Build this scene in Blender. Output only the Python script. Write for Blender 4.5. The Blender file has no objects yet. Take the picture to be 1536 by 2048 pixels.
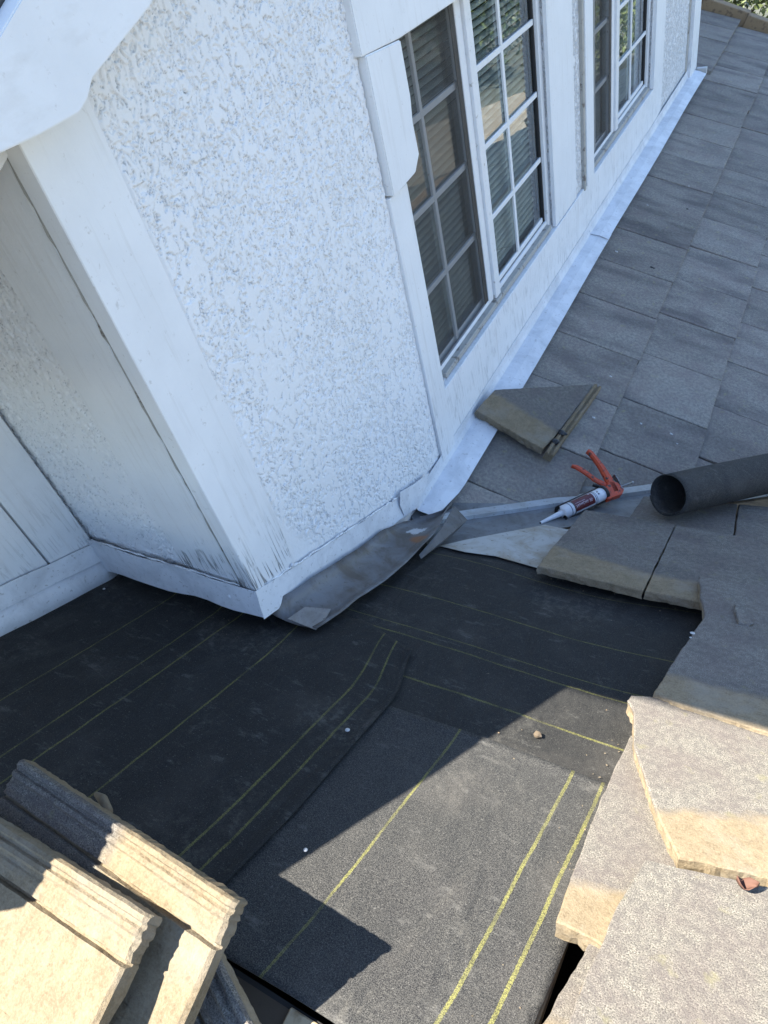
import bpy, bmesh, math, random
import numpy as np
from mathutils import Matrix, Vector
random.seed(7)
scene = bpy.context.scene
COL = scene.collection

# ------------------------------------------------------------------ camera
RC = np.array([[0.8652106, 0.4546232, -0.2114906],
               [0.1863879, -0.6831814, -0.7060614],
               [-0.4654784, 0.5714725, -0.6758321]])     # rows: right, down, forward
FP = 1396.6                                               # focal length, px of the 1536x2048 frame
CAM = np.array([1.1, 0.0, 1.716])
cam = bpy.data.cameras.new('camera')
cam.sensor_fit = 'VERTICAL'; cam.sensor_height = 36.0; cam.lens = 36.0 * FP / 2048
cam.clip_start = 0.02; cam.clip_end = 400
co = bpy.data.objects.new('camera', cam); COL.objects.link(co)
M = Matrix(((RC[0, 0], -RC[1, 0], -RC[2, 0], CAM[0]),
            (RC[0, 1], -RC[1, 1], -RC[2, 1], CAM[1]),
            (RC[0, 2], -RC[1, 2], -RC[2, 2], CAM[2]), (0, 0, 0, 1)))
co.matrix_world = M
scene.camera = co

# ------------------------------------------------------------------ light
SUN = Vector((0.505, 0.287, -1.0)).normalized()           # direction the light travels
world = bpy.data.worlds.new('World'); scene.world = world; world.use_nodes = True
wn = world.node_tree.nodes; wl = world.node_tree.links
bg = wn['Background']; sky = wn.new('ShaderNodeTexSky')
sky.sky_type = 'NISHITA'; sky.sun_disc = False
sky.sun_elevation = math.asin(-SUN.z)
sky.sun_rotation = math.atan2(-SUN.x, -SUN.y)
sky.air_density = 1.0; sky.dust_density = 0.3; sky.ozone_density = 3.0
wl.new(sky.outputs[0], bg.inputs[0]); bg.inputs[1].default_value = 0.088
sl = bpy.data.lights.new('sun', 'SUN'); sl.energy = 5.0; sl.angle = math.radians(0.53); sl.color = (1.0, 0.94, 0.82)
so = bpy.data.objects.new('sun', sl); COL.objects.link(so)
so.rotation_euler = SUN.to_track_quat('-Z', 'Y').to_euler(); so.location = (-5, -3, 10)
vs = scene.view_settings
vs.view_transform = 'Standard'; vs.look = 'None'; vs.gamma = 1.0; vs.exposure = 2.2; vs.use_curve_mapping = False
scene.display_settings.display_device = 'sRGB'

# ------------------------------------------------------------------ geometry of the place
S = 0.43                                                  # pitch of both roof slopes
NN = math.sqrt(1 + S * S)
LD = 0.585                                                # felt slope: z = LD - S*y
def UT(h=0): return (np.array([S, 0, 1.0]), h)            # tile-top plane of the slope below the windows
def UD(h=0): return (np.array([S, 0, 1.0]), h - 0.055)
def LP(h=0): return (np.array([0, S, 1.0]), LD + h)       # the stripped slope
def WX(x=0): return (np.array([1.0, 0, 0]), x)
def WY(y=0): return (np.array([0, 1.0, 0]), y)
def at(px, pl):
    r = RC.T @ np.array([(px[0] - 768) / FP, (px[1] - 1024) / FP, 1.0])
    return CAM + r * ((pl[1] - pl[0] @ CAM) / (pl[0] @ r))

# ------------------------------------------------------------------ materials
def newmat(name):
    m = bpy.data.materials.new(name); m.use_nodes = True
    nt = m.node_tree; return m, nt, nt.nodes['Principled BSDF']
def N(nt, t, **kw):
    n = nt.nodes.new(t)
    for k, v in kw.items():
        if k in ('op',): n.operation = v
        else: setattr(n, k, v)
    return n
def L(nt, a, b): nt.links.new(a, b)
def coords(nt, scale=(1, 1, 1), kind='Object', rot=(0, 0, 0)):
    tc = N(nt, 'ShaderNodeTexCoord'); mp = N(nt, 'ShaderNodeMapping')
    mp.inputs['Scale'].default_value = scale; mp.inputs['Rotation'].default_value = rot
    L(nt, tc.outputs[kind], mp.inputs[0]); return mp.outputs[0]
def noise(nt, v, scale, detail=4, rough=0.55, dist=0):
    n = N(nt, 'ShaderNodeTexNoise'); n.inputs['Scale'].default_value = scale
    n.inputs['Detail'].default_value = detail; n.inputs['Roughness'].default_value = rough
    n.inputs['Distortion'].default_value = dist
    if v is not None: L(nt, v, n.inputs['Vector'])
    return n.outputs['Fac']
def ramp(nt, f, *stops):
    r = N(nt, 'ShaderNodeValToRGB'); e = r.color_ramp.elements
    while len(e) < len(stops): e.new(0.5)
    for i, (p, c) in enumerate(stops):
        e[i].position = p; e[i].color = (c, c, c, 1) if isinstance(c, (int, float)) else (*c, 1)
    L(nt, f, r.inputs[0]); return r.outputs[0]
def mix(nt, f, a, b, blend='MIX'):
    n = N(nt, 'ShaderNodeMix', data_type='RGBA', blend_type=blend)
    for s_, v in ((0, f), (6, a), (7, b)):
        if isinstance(v, (int, float)): n.inputs[s_].default_value = v
        elif isinstance(v, tuple): n.inputs[s_].default_value = (*v, 1)
        else: L(nt, v, n.inputs[s_])
    return n.outputs[2]
def math_(nt, op, a, b=None, c=None, clamp=False):
    n = N(nt, 'ShaderNodeMath', op=op); n.use_clamp = clamp
    for i, v in enumerate((a, b, c)):
        if v is None: continue
        if isinstance(v, (int, float)): n.inputs[i].default_value = v
        else: L(nt, v, n.inputs[i])
    return n.outputs[0]
def bump(nt, bs, h, dist, strength=1.0, prev=None):
    b = N(nt, 'ShaderNodeBump'); b.inputs['Distance'].default_value = dist; b.inputs['Strength'].default_value = strength
    L(nt, h, b.inputs['Height'])
    if prev is not None: L(nt, prev, b.inputs['Normal'])
    L(nt, b.outputs[0], bs.inputs['Normal']); return b.outputs[0]
def attr(nt, name, typ='OBJECT'):
    a = N(nt, 'ShaderNodeAttribute', attribute_type=typ, attribute_name=name); return a

def paint(name, col=(0.80, 0.81, 0.82), grain=(60, 60, 3), cracks=0.0, crack_z=(0.3, 0.7), rough=0.55, dirt=0.25, fine=0.0011):
    """old white house paint over wood: brush grain, dirt, a few open cracks"""
    m, nt, bs = newmat(name)
    v = coords(nt); g = noise(nt, coords(nt, grain), 1.0, 5, 0.6)
    blot = noise(nt, v, 7, 5, 0.6); spk = noise(nt, v, 70, 3, 0.6)
    c = mix(nt, ramp(nt, blot, (0.35, 0), (0.75, dirt)), col, (col[0] * .74, col[1] * .74, col[2] * .74))
    c = mix(nt, ramp(nt, spk, (0.65, 0), (0.75, 0.45)), c, (0.45, 0.43, 0.40))
    c = mix(nt, ramp(nt, g, (0.55, 0), (0.75, 0.35)), c, (0.55, 0.53, 0.50))
    h = math_(nt, 'ADD', math_(nt, 'MULTIPLY', g, 0.7), math_(nt, 'MULTIPLY', noise(nt, v, 160, 3), 0.5))
    if cracks > 0:
        vw = coords(nt, (70, 70, 3.5))
        wv = N(nt, 'ShaderNodeTexVoronoi', feature='DISTANCE_TO_EDGE'); wv.inputs['Scale'].default_value = 1.0
        dn = N(nt, 'ShaderNodeTexNoise'); dn.inputs['Scale'].default_value = 2.0
        L(nt, vw, dn.inputs['Vector']); L(nt, mix(nt, 0.35, vw, dn.outputs['Color'], 'ADD'), wv.inputs['Vector'])
        line = ramp(nt, wv.outputs['Distance'], (0.0, 1), (0.07, 0))
        sx = N(nt, 'ShaderNodeSeparateXYZ'); L(nt, v, sx.inputs[0])
        zz = N(nt, 'ShaderNodeMapRange'); L(nt, sx.outputs[2], zz.inputs[0])
        zz.inputs[1].default_value = crack_z[1]; zz.inputs[2].default_value = crack_z[0]
        patch = math_(nt, 'MULTIPLY', ramp(nt, noise(nt, v, 18, 3), (0.42, 0), (0.56, 1)), zz.outputs[0])
        k = math_(nt, 'MULTIPLY', math_(nt, 'MULTIPLY', line, patch), cracks, clamp=True)
        c = mix(nt, k, c, (0.05, 0.045, 0.04))
        h = math_(nt, 'SUBTRACT', h, math_(nt, 'MULTIPLY', k, 3.0))
    L(nt, c, bs.inputs['Base Color']); bs.inputs['Roughness'].default_value = rough
    bs.inputs['Specular IOR Level'].default_value = 0.3
    bump(nt, bs, h, fine, 1.0); return m

def stucco_mat(name, bumpy=False):
    m, nt, bs = newmat(name); v = coords(nt)
    c = mix(nt, ramp(nt, noise(nt, v, 3, 5), (0.35, 0), (0.8, 0.5)), (0.81, 0.815, 0.825), (0.73, 0.73, 0.72))
    if bumpy:
        n = noise(nt, v, 55, 4, 0.6, 0.6); h = ramp(nt, n, (0.46, 0), (0.54, 1)); bump(nt, bs, h, 0.004)
        c = mix(nt, ramp(nt, n, (0.40, 0.55), (0.50, 0)), c, (0.36, 0.35, 0.33))  # hollows darkened in colour, for their shade and some dirt
    else:
        a = attr(nt, 'grime_shade', 'GEOMETRY'); c = mix(nt, a.outputs['Fac'], c, (0.18, 0.192, 0.215))  # crease shade and dirt mixed into the colour
        bump(nt, bs, noise(nt, v, 260, 4), 0.0008)
    L(nt, c, bs.inputs['Base Color']); bs.inputs['Roughness'].default_value = 0.8
    bs.inputs['Specular IOR Level'].default_value = 0.2; return m

def metal(name, col, stain, rough=0.5, met=0.0, amount=0.6, scale=9, dark=None, bmp=0.0012):
    m, nt, bs = newmat(name); v = coords(nt)
    n1 = noise(nt, v, scale, 6, 0.65, 0.5); n2 = noise(nt, v, scale * 9, 4, 0.6)
    c = mix(nt, ramp(nt, n1, (0.42, 0), (0.68, amount)), col, stain)
    c = mix(nt, ramp(nt, n2, (0.60, 0), (0.70, 0.6)), c, dark or tuple(x * .45 for x in stain))
    L(nt, c, bs.inputs['Base Color']); bs.inputs['Metallic'].default_value = met
    L(nt, ramp(nt, n1, (0.3, rough - .1), (0.7, rough + .2)), bs.inputs['Roughness'])
    bump(nt, bs, math_(nt, 'ADD', n1, math_(nt, 'MULTIPLY', n2, 0.25)), bmp); return m

def tile_mat(name):
    """concrete roof tile: weathered aggregate face, bare tan lap (props on the object)"""
    m, nt, bs = newmat(name); v = coords(nt)
    rnd = N(nt, 'ShaderNodeObjectInfo').outputs['Random']
    off = N(nt, 'ShaderNodeVectorMath', operation='ADD'); L(nt, v, off.inputs[0])
    cb = N(nt, 'ShaderNodeCombineXYZ'); L(nt, math_(nt, 'MULTIPLY', rnd, 37.0), cb.inputs[0]); L(nt, math_(nt, 'MULTIPLY', rnd, 11.0), cb.inputs[1])
    L(nt, cb.outputs[0], off.inputs[1]); w = off.outputs[0]
    tone = attr(nt, 'tone').outputs['Fac']
    sp1 = noise(nt, w, 460, 3, 0.7); sp2 = noise(nt, w, 150, 2, 0.6); blot = noise(nt, w, 9, 5, 0.65)
    gr = mix(nt, ramp(nt, sp1, (0.36, 0), (0.62, 1)), (0.072, 0.065, 0.058), (0.38, 0.352, 0.30))
    gr = mix(nt, ramp(nt, sp2, (0.60, 0), (0.70, 0.55)), gr, (0.41, 0.38, 0.325))
    gr = mix(nt, ramp(nt, noise(nt, w, 75, 4, 0.7), (0.42, 0), (0.60, 0.6)), gr, (0.12, 0.11, 0.105))
    gr = mix(nt, ramp(nt, blot, (0.40, 0), (0.72, 0.6)), gr, (0.155, 0.125, 0.12))
    # water streaks run down the slope
    mp = N(nt, 'ShaderNodeMapping'); L(nt, w, mp.inputs[0]); mp.inputs['Scale'].default_value = (2.4, 8.0, 5)
    st = attr(nt, 'streak').outputs['Fac']
    gr = mix(nt, math_(nt, 'MULTIPLY', ramp(nt, noise(nt, mp.outputs[0], 1.0, 3, 0.5), (0.46, 0), (0.66, 0.95)), st), gr, (0.055, 0.049, 0.054))
    gr = mix(nt, ramp(nt, noise(nt, w, 24, 4), (0.62, 0), (0.72, 0.5)), gr, (0.25, 0.23, 0.13))
    tn = mix(nt, ramp(nt, noise(nt, w, 26, 6, 0.7), (0.35, 0), (0.65, 1)), (0.31, 0.245, 0.16), (0.215, 0.168, 0.108))
    tn = mix(nt, ramp(nt, noise(nt, w, 95, 5, .7), (0.50, 0), (0.68, 0.7)), tn, (0.16, 0.118, 0.075))
    tn = mix(nt, ramp(nt, noise(nt, w, 260, 3, .7), (0.42, 0), (0.68, 0.45)), tn, (0.40, 0.33, 0.23))
    tn = mix(nt, ramp(nt, blot, (0.5, 0), (0.7, 0.55)), tn, (0.33, 0.30, 0.25))
    sx = N(nt, 'ShaderNodeSeparateXYZ'); L(nt, v, sx.inputs[0])
    d = math_(nt, 'ADD', math_(nt, 'MULTIPLY', sx.outputs[0], attr(nt, 'tan_x').outputs['Fac']),
              math_(nt, 'MULTIPLY', sx.outputs[1], attr(nt, 'tan_y').outputs['Fac']))
    d = math_(nt, 'SUBTRACT', d, attr(nt, 'tan_d').outputs['Fac'])
    d = math_(nt, 'ADD', d, math_(nt, 'MULTIPLY', math_(nt, 'SUBTRACT', noise(nt, w, 22, 6, .7), 0.5), 0.055))
    mask = N(nt, 'ShaderNodeMapRange'); L(nt, d, mask.inputs[0]); mask.inputs[1].default_value = 0.012; mask.inputs[2].default_value = -0.010
    side = N(nt, 'ShaderNodeMapRange'); L(nt, sx.outputs[2], side.inputs[0]); side.inputs[1].default_value = -0.004; side.inputs[2].default_value = -0.009
    allm = math_(nt, 'MAXIMUM', mask.outputs[0], math_(nt, 'MULTIPLY', side.outputs[0], attr(nt, 'tan_side').outputs['Fac']), clamp=True)
    c = mix(nt, allm, gr, tn)
    hs = N(nt, 'ShaderNodeHueSaturation'); L(nt, c, hs.inputs['Color']); L(nt, tone, hs.inputs['Value'])
    L(nt, hs.outputs[0], bs.inputs['Base Color']); bs.inputs['Roughness'].default_value = 0.9
    bs.inputs['Specular IOR Level'].default_value = 0.15
    hh = math_(nt, 'ADD', math_(nt, 'MULTIPLY', sp1, 0.5), math_(nt, 'ADD', math_(nt, 'MULTIPLY', sp2, 0.5), math_(nt, 'MULTIPLY', noise(nt, w, 45, 6, .7), 0.9)))
    bump(nt, bs, hh, 0.0022); return m

def felt_mat(name, lines, ink=1.0, tone=1.0):
    """asphalt felt; UV.x is the distance across the roll (m): printed yellow laying lines"""
    m, nt, bs = newmat(name); v = coords(nt)
    uv = N(nt, 'ShaderNodeUVMap', uv_map='roll'); sx = N(nt, 'ShaderNodeSeparateXYZ'); L(nt, uv.outputs[0], sx.inputs[0])
    sp = noise(nt, v, 560, 3, 0.7); sp2 = noise(nt, v, 280, 2, 0.7); bl = noise(nt, v, 6, 5, 0.6)
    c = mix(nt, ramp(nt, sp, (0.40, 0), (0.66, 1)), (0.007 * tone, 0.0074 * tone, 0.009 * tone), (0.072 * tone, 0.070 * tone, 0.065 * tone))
    c = mix(nt, ramp(nt, sp2, (0.64, 0), (0.72, 0.55)), c, (0.16, 0.155, 0.145))
    c = mix(nt, ramp(nt, bl, (0.50, 0), (0.75, 0.22)), c, (0.11, 0.10, 0.09))
    mp = N(nt, 'ShaderNodeMapping'); L(nt, v, mp.inputs[0]); mp.inputs['Scale'].default_value = (11, 34, 20); mp.inputs['Rotation'].default_value = (0, 0, 0.8)
    c = mix(nt, ramp(nt, noise(nt, mp.outputs[0], 1.0, 6, 0.75), (0.58, 0), (0.72, 0.45)), c, (0.15, 0.145, 0.135))
    dus = math_(nt, 'MULTIPLY', ramp(nt, noise(nt, v, 4.2, 3, .6), (.52, 0), (.66, 1)), ramp(nt, noise(nt, v, 55, 5, .75), (.48, 0), (.68, .30)))
    c = mix(nt, dus, c, (0.17, 0.16, 0.14))
    wob = math_(nt, 'MULTIPLY', math_(nt, 'SUBTRACT', noise(nt, v, 220, 3, 0.7), 0.5), 0.0035)
    wob = math_(nt, 'ADD', wob, math_(nt, 'MULTIPLY', math_(nt, 'SUBTRACT', noise(nt, v, 9, 2), 0.5), 0.006))
    u = math_(nt, 'ADD', sx.outputs[0], wob); tot = None
    for p, wd in lines:
        k = math_(nt, 'LESS_THAN', math_(nt, 'ABSOLUTE', math_(nt, 'SUBTRACT', u, p)), wd)
        tot = k if tot is None else math_(nt, 'MAXIMUM', tot, k)
    if tot is not None:
        tot = math_(nt, 'MULTIPLY', tot, ramp(nt, sp, (0.38, 0.12), (0.60, 0.95)))
        tot = math_(nt, 'MULTIPLY', tot, ramp(nt, noise(nt, v, 13, 3), (0.30, 0.30 * ink), (0.58, ink)))
        c = mix(nt, tot, c, (0.25, 0.24, 0.06))
    L(nt, c, bs.inputs['Base Color']); bs.inputs['Roughness'].default_value = 0.75
    bs.inputs['Specular IOR Level'].default_value = 0.35
    b1 = bump(nt, bs, math_(nt, 'ADD', sp, math_(nt, 'MULTIPLY', noise(nt, v, 40, 3), 0.6)), 0.0012)
    mq = N(nt, 'ShaderNodeMapping'); L(nt, v, mq.inputs[0]); mq.inputs['Scale'].default_value = (5, 1.6, 3); mq.inputs['Rotation'].default_value = (0, 0, .5)
    bump(nt, bs, noise(nt, mq.outputs[0], 2.2, 3, .55, .8), 0.012, .8, b1); return m

def plain(name, col, rough=0.5, met=0.0, wear=None, scale=60, amt=(0.56, 0.64)):
    m, nt, bs = newmat(name); v = coords(nt)
    n = noise(nt, v, scale, 5, 0.65)
    c = mix(nt, ramp(nt, n, (0.3, 0), (0.8, 0.35)), col, tuple(x * .7 for x in col))
    if wear: c = mix(nt, ramp(nt, noise(nt, v, scale * .8, 4, 0.6), (amt[0], 0), (amt[1], 1)), c, wear)
    L(nt, c, bs.inputs['Base Color']); bs.inputs['Roughness'].default_value = rough; bs.inputs['Metallic'].default_value = met
    bump(nt, bs, n, 0.0008); return m

def glass_mat():
    m = bpy.data.materials.new('window_glass'); m.use_nodes = True; nt = m.node_tree; nt.nodes.clear()
    o = N(nt, 'ShaderNodeOutputMaterial'); t = N(nt, 'ShaderNodeBsdfTransparent'); t.inputs[0].default_value = (0.80, 0.86, 0.84, 1)
    g = N(nt, 'ShaderNodeBsdfGlossy'); g.inputs['Roughness'].default_value = 0.004; g.inputs[0].default_value = (0.9, 0.93, 0.95, 1)
    f = N(nt, 'ShaderNodeFresnel'); f.inputs[0].default_value = 1.62
    v = coords(nt); b = N(nt, 'ShaderNodeBump'); b.inputs['Distance'].default_value = 0.0006; L(nt, noise(nt, v, 3, 1), b.inputs['Height']); L(nt, b.outputs[0], g.inputs['Normal'])
    mx = N(nt, 'ShaderNodeMixShader'); L(nt, math_(nt, 'MULTIPLY', f.outputs[0], 1.5, clamp=True), mx.inputs[0])
    L(nt, t.outputs[0], mx.inputs[1]); L(nt, g.outputs[0], mx.inputs[2]); L(nt, mx.outputs[0], o.inputs[0]); return m
def screen_mat():
    m = bpy.data.materials.new('insect_screen'); m.use_nodes = True; nt = m.node_tree; bs = nt.nodes['Principled BSDF']
    v = coords(nt); bs.inputs['Roughness'].default_value = 0.8
    L(nt, mix(nt, ramp(nt, noise(nt, v, 5, 4), (0.4, 0), (0.7, 1)), (0.055, 0.052, 0.048), (0.095, 0.09, 0.082)), bs.inputs['Base Color'])
    t = N(nt, 'ShaderNodeBsdfTransparent'); mx = N(nt, 'ShaderNodeMixShader'); mx.inputs[0].default_value = 0.46
    L(nt, t.outputs[0], mx.inputs[1]); L(nt, bs.outputs[0], mx.inputs[2]); L(nt, mx.outputs[0], nt.nodes['Material Output'].inputs[0]); return m
def leaf_mat(name, a, b):
    m, nt, bs = newmat(name)
    L(nt, mix(nt, noise(nt, coords(nt), 3.0, 3), a, b), bs.inputs['Base Color']); bs.inputs['Roughness'].default_value = 0.5; return m

MT = {}
MT['paint'] = paint('white_trim_paint', cracks=0.7, crack_z=(-0.4, 0.5))
MT['board'] = paint('white_corner_paint', grain=(70, 70, 4), cracks=1.0, crack_z=(0.36, 0.62), dirt=0.30)
MT['grainy'] = paint('grainy_board_paint', grain=(95, 95, 5), cracks=1.0, crack_z=(0.40, 0.60), dirt=0.35, fine=.0018)
MT['rotten'] = paint('peeling_board_paint', grain=(60, 60, 4), cracks=0.4, crack_z=(0.3, 0.75), dirt=0.4)
MT['fascia'] = paint('fascia_paint', grain=(40, 8, 22), cracks=0.0, dirt=0.3)
MT['stucco'] = stucco_mat('lace_stucco'); MT['stucco_far'] = stucco_mat('far_stucco', True)
MT['flash'] = metal('white_painted_flashing', (0.74, 0.755, 0.78), (0.50, 0.51, 0.53), 0.5, 0.0, 0.75, 10, (0.30, 0.29, 0.27))
MT['apron'] = metal('scuffed_apron_flashing', (0.70, 0.72, 0.75), (0.47, 0.49, 0.52), 0.45, 0.0, 0.7, 8, (0.36, 0.36, 0.36), .0003)
MT['galv'] = metal('dull_galvanised', (0.235, 0.225, 0.215), (0.13, 0.105, 0.085), 0.45, 0.35, 0.9, 11)
MT['valley'] = metal('valley_galvanised', (0.17, 0.18, 0.19), (0.09, 0.08, 0.07), 0.5, 0.1, 0.8, 8)
MT['rib'] = metal('valley_rib_metal', (0.42, 0.45, 0.48), (0.26, 0.25, 0.22), 0.42, 0.1, 0.7, 9)
MT['galvdark'] = metal('dark_galvanised', (0.11, 0.11, 0.115), (0.07, 0.06, 0.05), 0.55, 0.05, 0.8, 9)
MT['dusty'] = metal('dusty_galvanised', (0.44, 0.44, 0.42), (0.27, 0.21, 0.13), 0.6, 0.1, 0.9, 7)
MT['tile'] = tile_mat('concrete_tile')
MT['vinyl'] = plain('white_window_frame', (0.78, 0.79, 0.80), 0.4, 0, (0.45, 0.43, 0.4), 40, (0.66, 0.72))
MT['alu'] = plain('sill_track', (0.42, 0.41, 0.38), 0.5, 0.2, (0.18, 0.16, 0.14), 30)
MT['gasket'] = plain('black_gasket', (0.02, 0.02, 0.022), 0.6)
MT['screenframe'] = plain('bronze_screen_frame', (0.10, 0.088, 0.078), .5); MT['glass'] = glass_mat(); MT['screen'] = screen_mat()
MT['slat'] = plain('blind_slat', (0.80, 0.80, 0.78), 0.5)
MT['room'] = plain('dim_room', (0.10, 0.10, 0.10), 0.9)
MT['wood'] = plain('old_timber', (0.30, 0.215, 0.13), 0.85, 0, (0.17, 0.12, 0.08), 30)
MT['dark'] = plain('dark_void', (0.012, 0.012, 0.013), 0.9)
MT['orange'] = plain('orange_gun_paint', (0.52, 0.062, 0.018), 0.45, 0, (0.035, 0.03, 0.028), 75, (0.57, 0.62))
MT['gunsteel'] = plain('gun_steel', (0.30, 0.30, 0.30), 0.35, 0.8, (0.06, 0.05, 0.05), 80)
MT['gunblack'] = plain('blackened_steel', (0.028, 0.025, 0.024), 0.5, 0.2, (0.10, 0.08, 0.07), 90)
MT['tube_white'] = plain('cartridge_plastic', (0.72, 0.74, 0.77), 0.35)
MT['maroon'] = plain('cartridge_label', (0.10, 0.012, 0.018), 0.3)
MT['print'] = plain('label_print', (0.62, 0.52, 0.55), 0.4); MT['navy'] = plain('label_navy', (0.03, 0.04, 0.09), 0.4)
MT['tar'] = plain('tar', (0.012, 0.012, 0.013), 0.35)
MT['leafdry'] = plain('dry_leaf', (0.10, 0.045, 0.03), 0.8)
MT['pebble'] = plain('pebble', (0.10, 0.075, 0.05), 0.9, 0, (0.12, 0.1, 0.08), 200)
MT['cap'] = plain('white_cap', (0.50, 0.50, 0.50), 0.5)
MT['mortar'] = plain('crumbling_mortar', (0.16, 0.13, 0.09), 0.95, 0, (0.15, 0.11, 0.07), 120)
MT['bark'] = plain('bark', (0.10, 0.075, 0.05), 0.9)

# ------------------------------------------------------------------ mesh helpers
def link(name, me, mat, parent=None, mw=None, smooth=False):
    o = bpy.data.objects.new(name, me); COL.objects.link(o)
    if mat is not None and not me.materials: me.materials.append(mat)
    if len(me.polygons) and not me.get('shaded'):
        me.polygons.foreach_set('use_smooth', [bool(smooth)] * len(me.polygons)); me['shaded'] = 1
    if mw is not None: o.matrix_world = mw
    if parent is not None:
        o.parent = parent
        if parent.type == 'EMPTY' or True: o.matrix_parent_inverse = parent.matrix_basis.inverted()
    return o
def pyd(name, v, f, mat, parent=None, mw=None, smooth=False, fix=True):
    me = bpy.data.meshes.new(name); me.from_pydata([tuple(map(float, p)) for p in v], [], f)
    if fix:
        bm = bmesh.new(); bm.from_mesh(me); bmesh.ops.recalc_face_normals(bm, faces=bm.faces); bm.to_mesh(me); bm.free()
    me.update(); return link(name, me, mat, parent, mw, smooth)
def tag(o, label=None, cat=None, group=None, kind=None):
    if label: o['label'] = label
    if cat: o['category'] = cat
    if group: o['group'] = group
    if kind: o['kind'] = kind
    return o
def empty(name, loc, label=None, cat=None, group=None):
    e = bpy.data.objects.new(name, None); COL.objects.link(e); e.location = loc; e.empty_display_size = 0.1
    e.matrix_basis = Matrix.Translation(loc); return tag(e, label, cat, group)
def box(name, lo, hi, mat, parent=None, bev=0.002, mw=None, segs=1):
    bm = bmesh.new(); bmesh.ops.create_cube(bm, size=1)
    c = [(a + b) / 2 for a, b in zip(lo, hi)]; d = [abs(b - a) for a, b in zip(lo, hi)]
    for v in bm.verts: v.co = Vector((v.co.x * d[0] + c[0], v.co.y * d[1] + c[1], v.co.z * d[2] + c[2]))
    if bev: bmesh.ops.bevel(bm, geom=bm.edges[:], offset=min(bev, min(d) * .3), segments=segs, affect='EDGES')
    me = bpy.data.meshes.new(name); bm.to_mesh(me); bm.free(); return link(name, me, mat, parent, mw)
def recenter(o):
    """move a one-mesh thing's origin to the centre of its base"""
    me = o.data; n = len(me.vertices); a = np.empty(n * 3); me.vertices.foreach_get('co', a); a = a.reshape(-1, 3)
    c = np.array([(a[:, 0].min() + a[:, 0].max()) / 2, (a[:, 1].min() + a[:, 1].max()) / 2, a[:, 2].min()])
    me.vertices.foreach_set('co', (a - c).ravel()); o.matrix_basis = o.matrix_basis @ Matrix.Translation(c); me.update(); return o
def tube(pts, r, seg=10, caps=True):
    pts = [Vector(p) for p in pts]; rs = r if isinstance(r, (list, tuple)) else [r] * len(pts)
    V, F = [], []; up = Vector((0.13, 0.21, 0.97))
    for i, p in enumerate(pts):
        t = (pts[min(i + 1, len(pts) - 1)] - pts[max(i - 1, 0)]).normalized()
        a = t.cross(up).normalized(); b = a.cross(t)
        for k in range(seg):
            q = 2 * math.pi * k / seg; V.append(p + (a * math.cos(q) + b * math.sin(q)) * rs[i])
    for i in range(len(pts) - 1):
        for k in range(seg):
            k2 = (k + 1) % seg; F.append((i * seg + k, i * seg + k2, (i + 1) * seg + k2, (i + 1) * seg + k))
    if caps: F += [tuple(range(seg)), tuple(range((len(pts) - 1) * seg, len(pts) * seg))]
    return V, F
def frame(o, ex, ey, ez):
    return Matrix(((ex[0], ey[0], ez[0], o[0]), (ex[1], ey[1], ez[1], o[1]), (ex[2], ey[2], ez[2], o[2]), (0, 0, 0, 1)))
EXL = np.array([1.0, 0, 0]); EYL = np.array([0, 1, -S]) / NN; EZL = np.array([0, S, 1]) / NN
EXU = np.array([1, 0, -S]) / NN; EYU = np.array([0, 1.0, 0]); EZU = np.array([S, 0, 1]) / NN

# value noise on a lattice, for real relief
_rs = np.random.RandomState(3); _T = _rs.rand(256, 256)
def vn(u, v, seed=0):
    u = u + seed * 17.31; v = v + seed * 5.77
    i = np.floor(u).astype(int); j = np.floor(v).astype(int); a = u - i; b = v - j
    a = a * a * a * (a * (a * 6 - 15) + 10); b = b * b * b * (b * (b * 6 - 15) + 10)
    g = lambda p, q: _T[p & 255, q & 255]
    return (g(i, j) * (1 - a) + g(i + 1, j) * a) * (1 - b) + (g(i, j + 1) * (1 - a) + g(i + 1, j + 1) * a) * b
def fb(u, v, o=4, seed=0, g=0.5):
    t = 0; am = 1; s_ = 0
    for k in range(o): t = t + vn(u * 2 ** k, v * 2 ** k, seed + k) * am; s_ += am; am *= g
    return t / s_
def sst(a, b, x): t = np.clip((x - a) / (b - a), 0, 1); return t * t * (3 - 2 * t)

def grid_mesh(name, P, mat, parent=None, uv=None, attrs=None, smooth=True, flip=False):
    """P: (n,m,3) array of points -> quad sheet"""
    n, m_, _ = P.shape; me = bpy.data.meshes.new(name)
    idx = np.arange(n * m_).reshape(n, m_)
    q = np.stack([idx[:-1, :-1], idx[1:, :-1], idx[1:, 1:], idx[:-1, 1:]], -1).reshape(-1, 4)
    if flip: q = q[:, ::-1]
    me.vertices.add(n * m_); me.vertices.foreach_set('co', P.reshape(-1).astype(np.float32))
    me.loops.add(q.size); me.loops.foreach_set('vertex_index', q.reshape(-1).astype(np.int32))
    me.polygons.add(len(q)); me.polygons.foreach_set('loop_start', (np.arange(len(q)) * 4).astype(np.int32))
    me.polygons.foreach_set('loop_total', np.full(len(q), 4, np.int32)) if False else None
    me.update(calc_edges=True)
    if uv is not None:
        l = me.uv_layers.new(name='roll'); l.data.foreach_set('uv', uv.reshape(-1, 2)[q.reshape(-1)].reshape(-1).astype(np.float32))
    for k, a in (attrs or {}).items():
        at_ = me.attributes.new(k, 'FLOAT', 'POINT'); at_.data.foreach_set('value', a.reshape(-1).astype(np.float32))
    me.validate(); return link(name, me, mat, parent, None, smooth)

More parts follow.
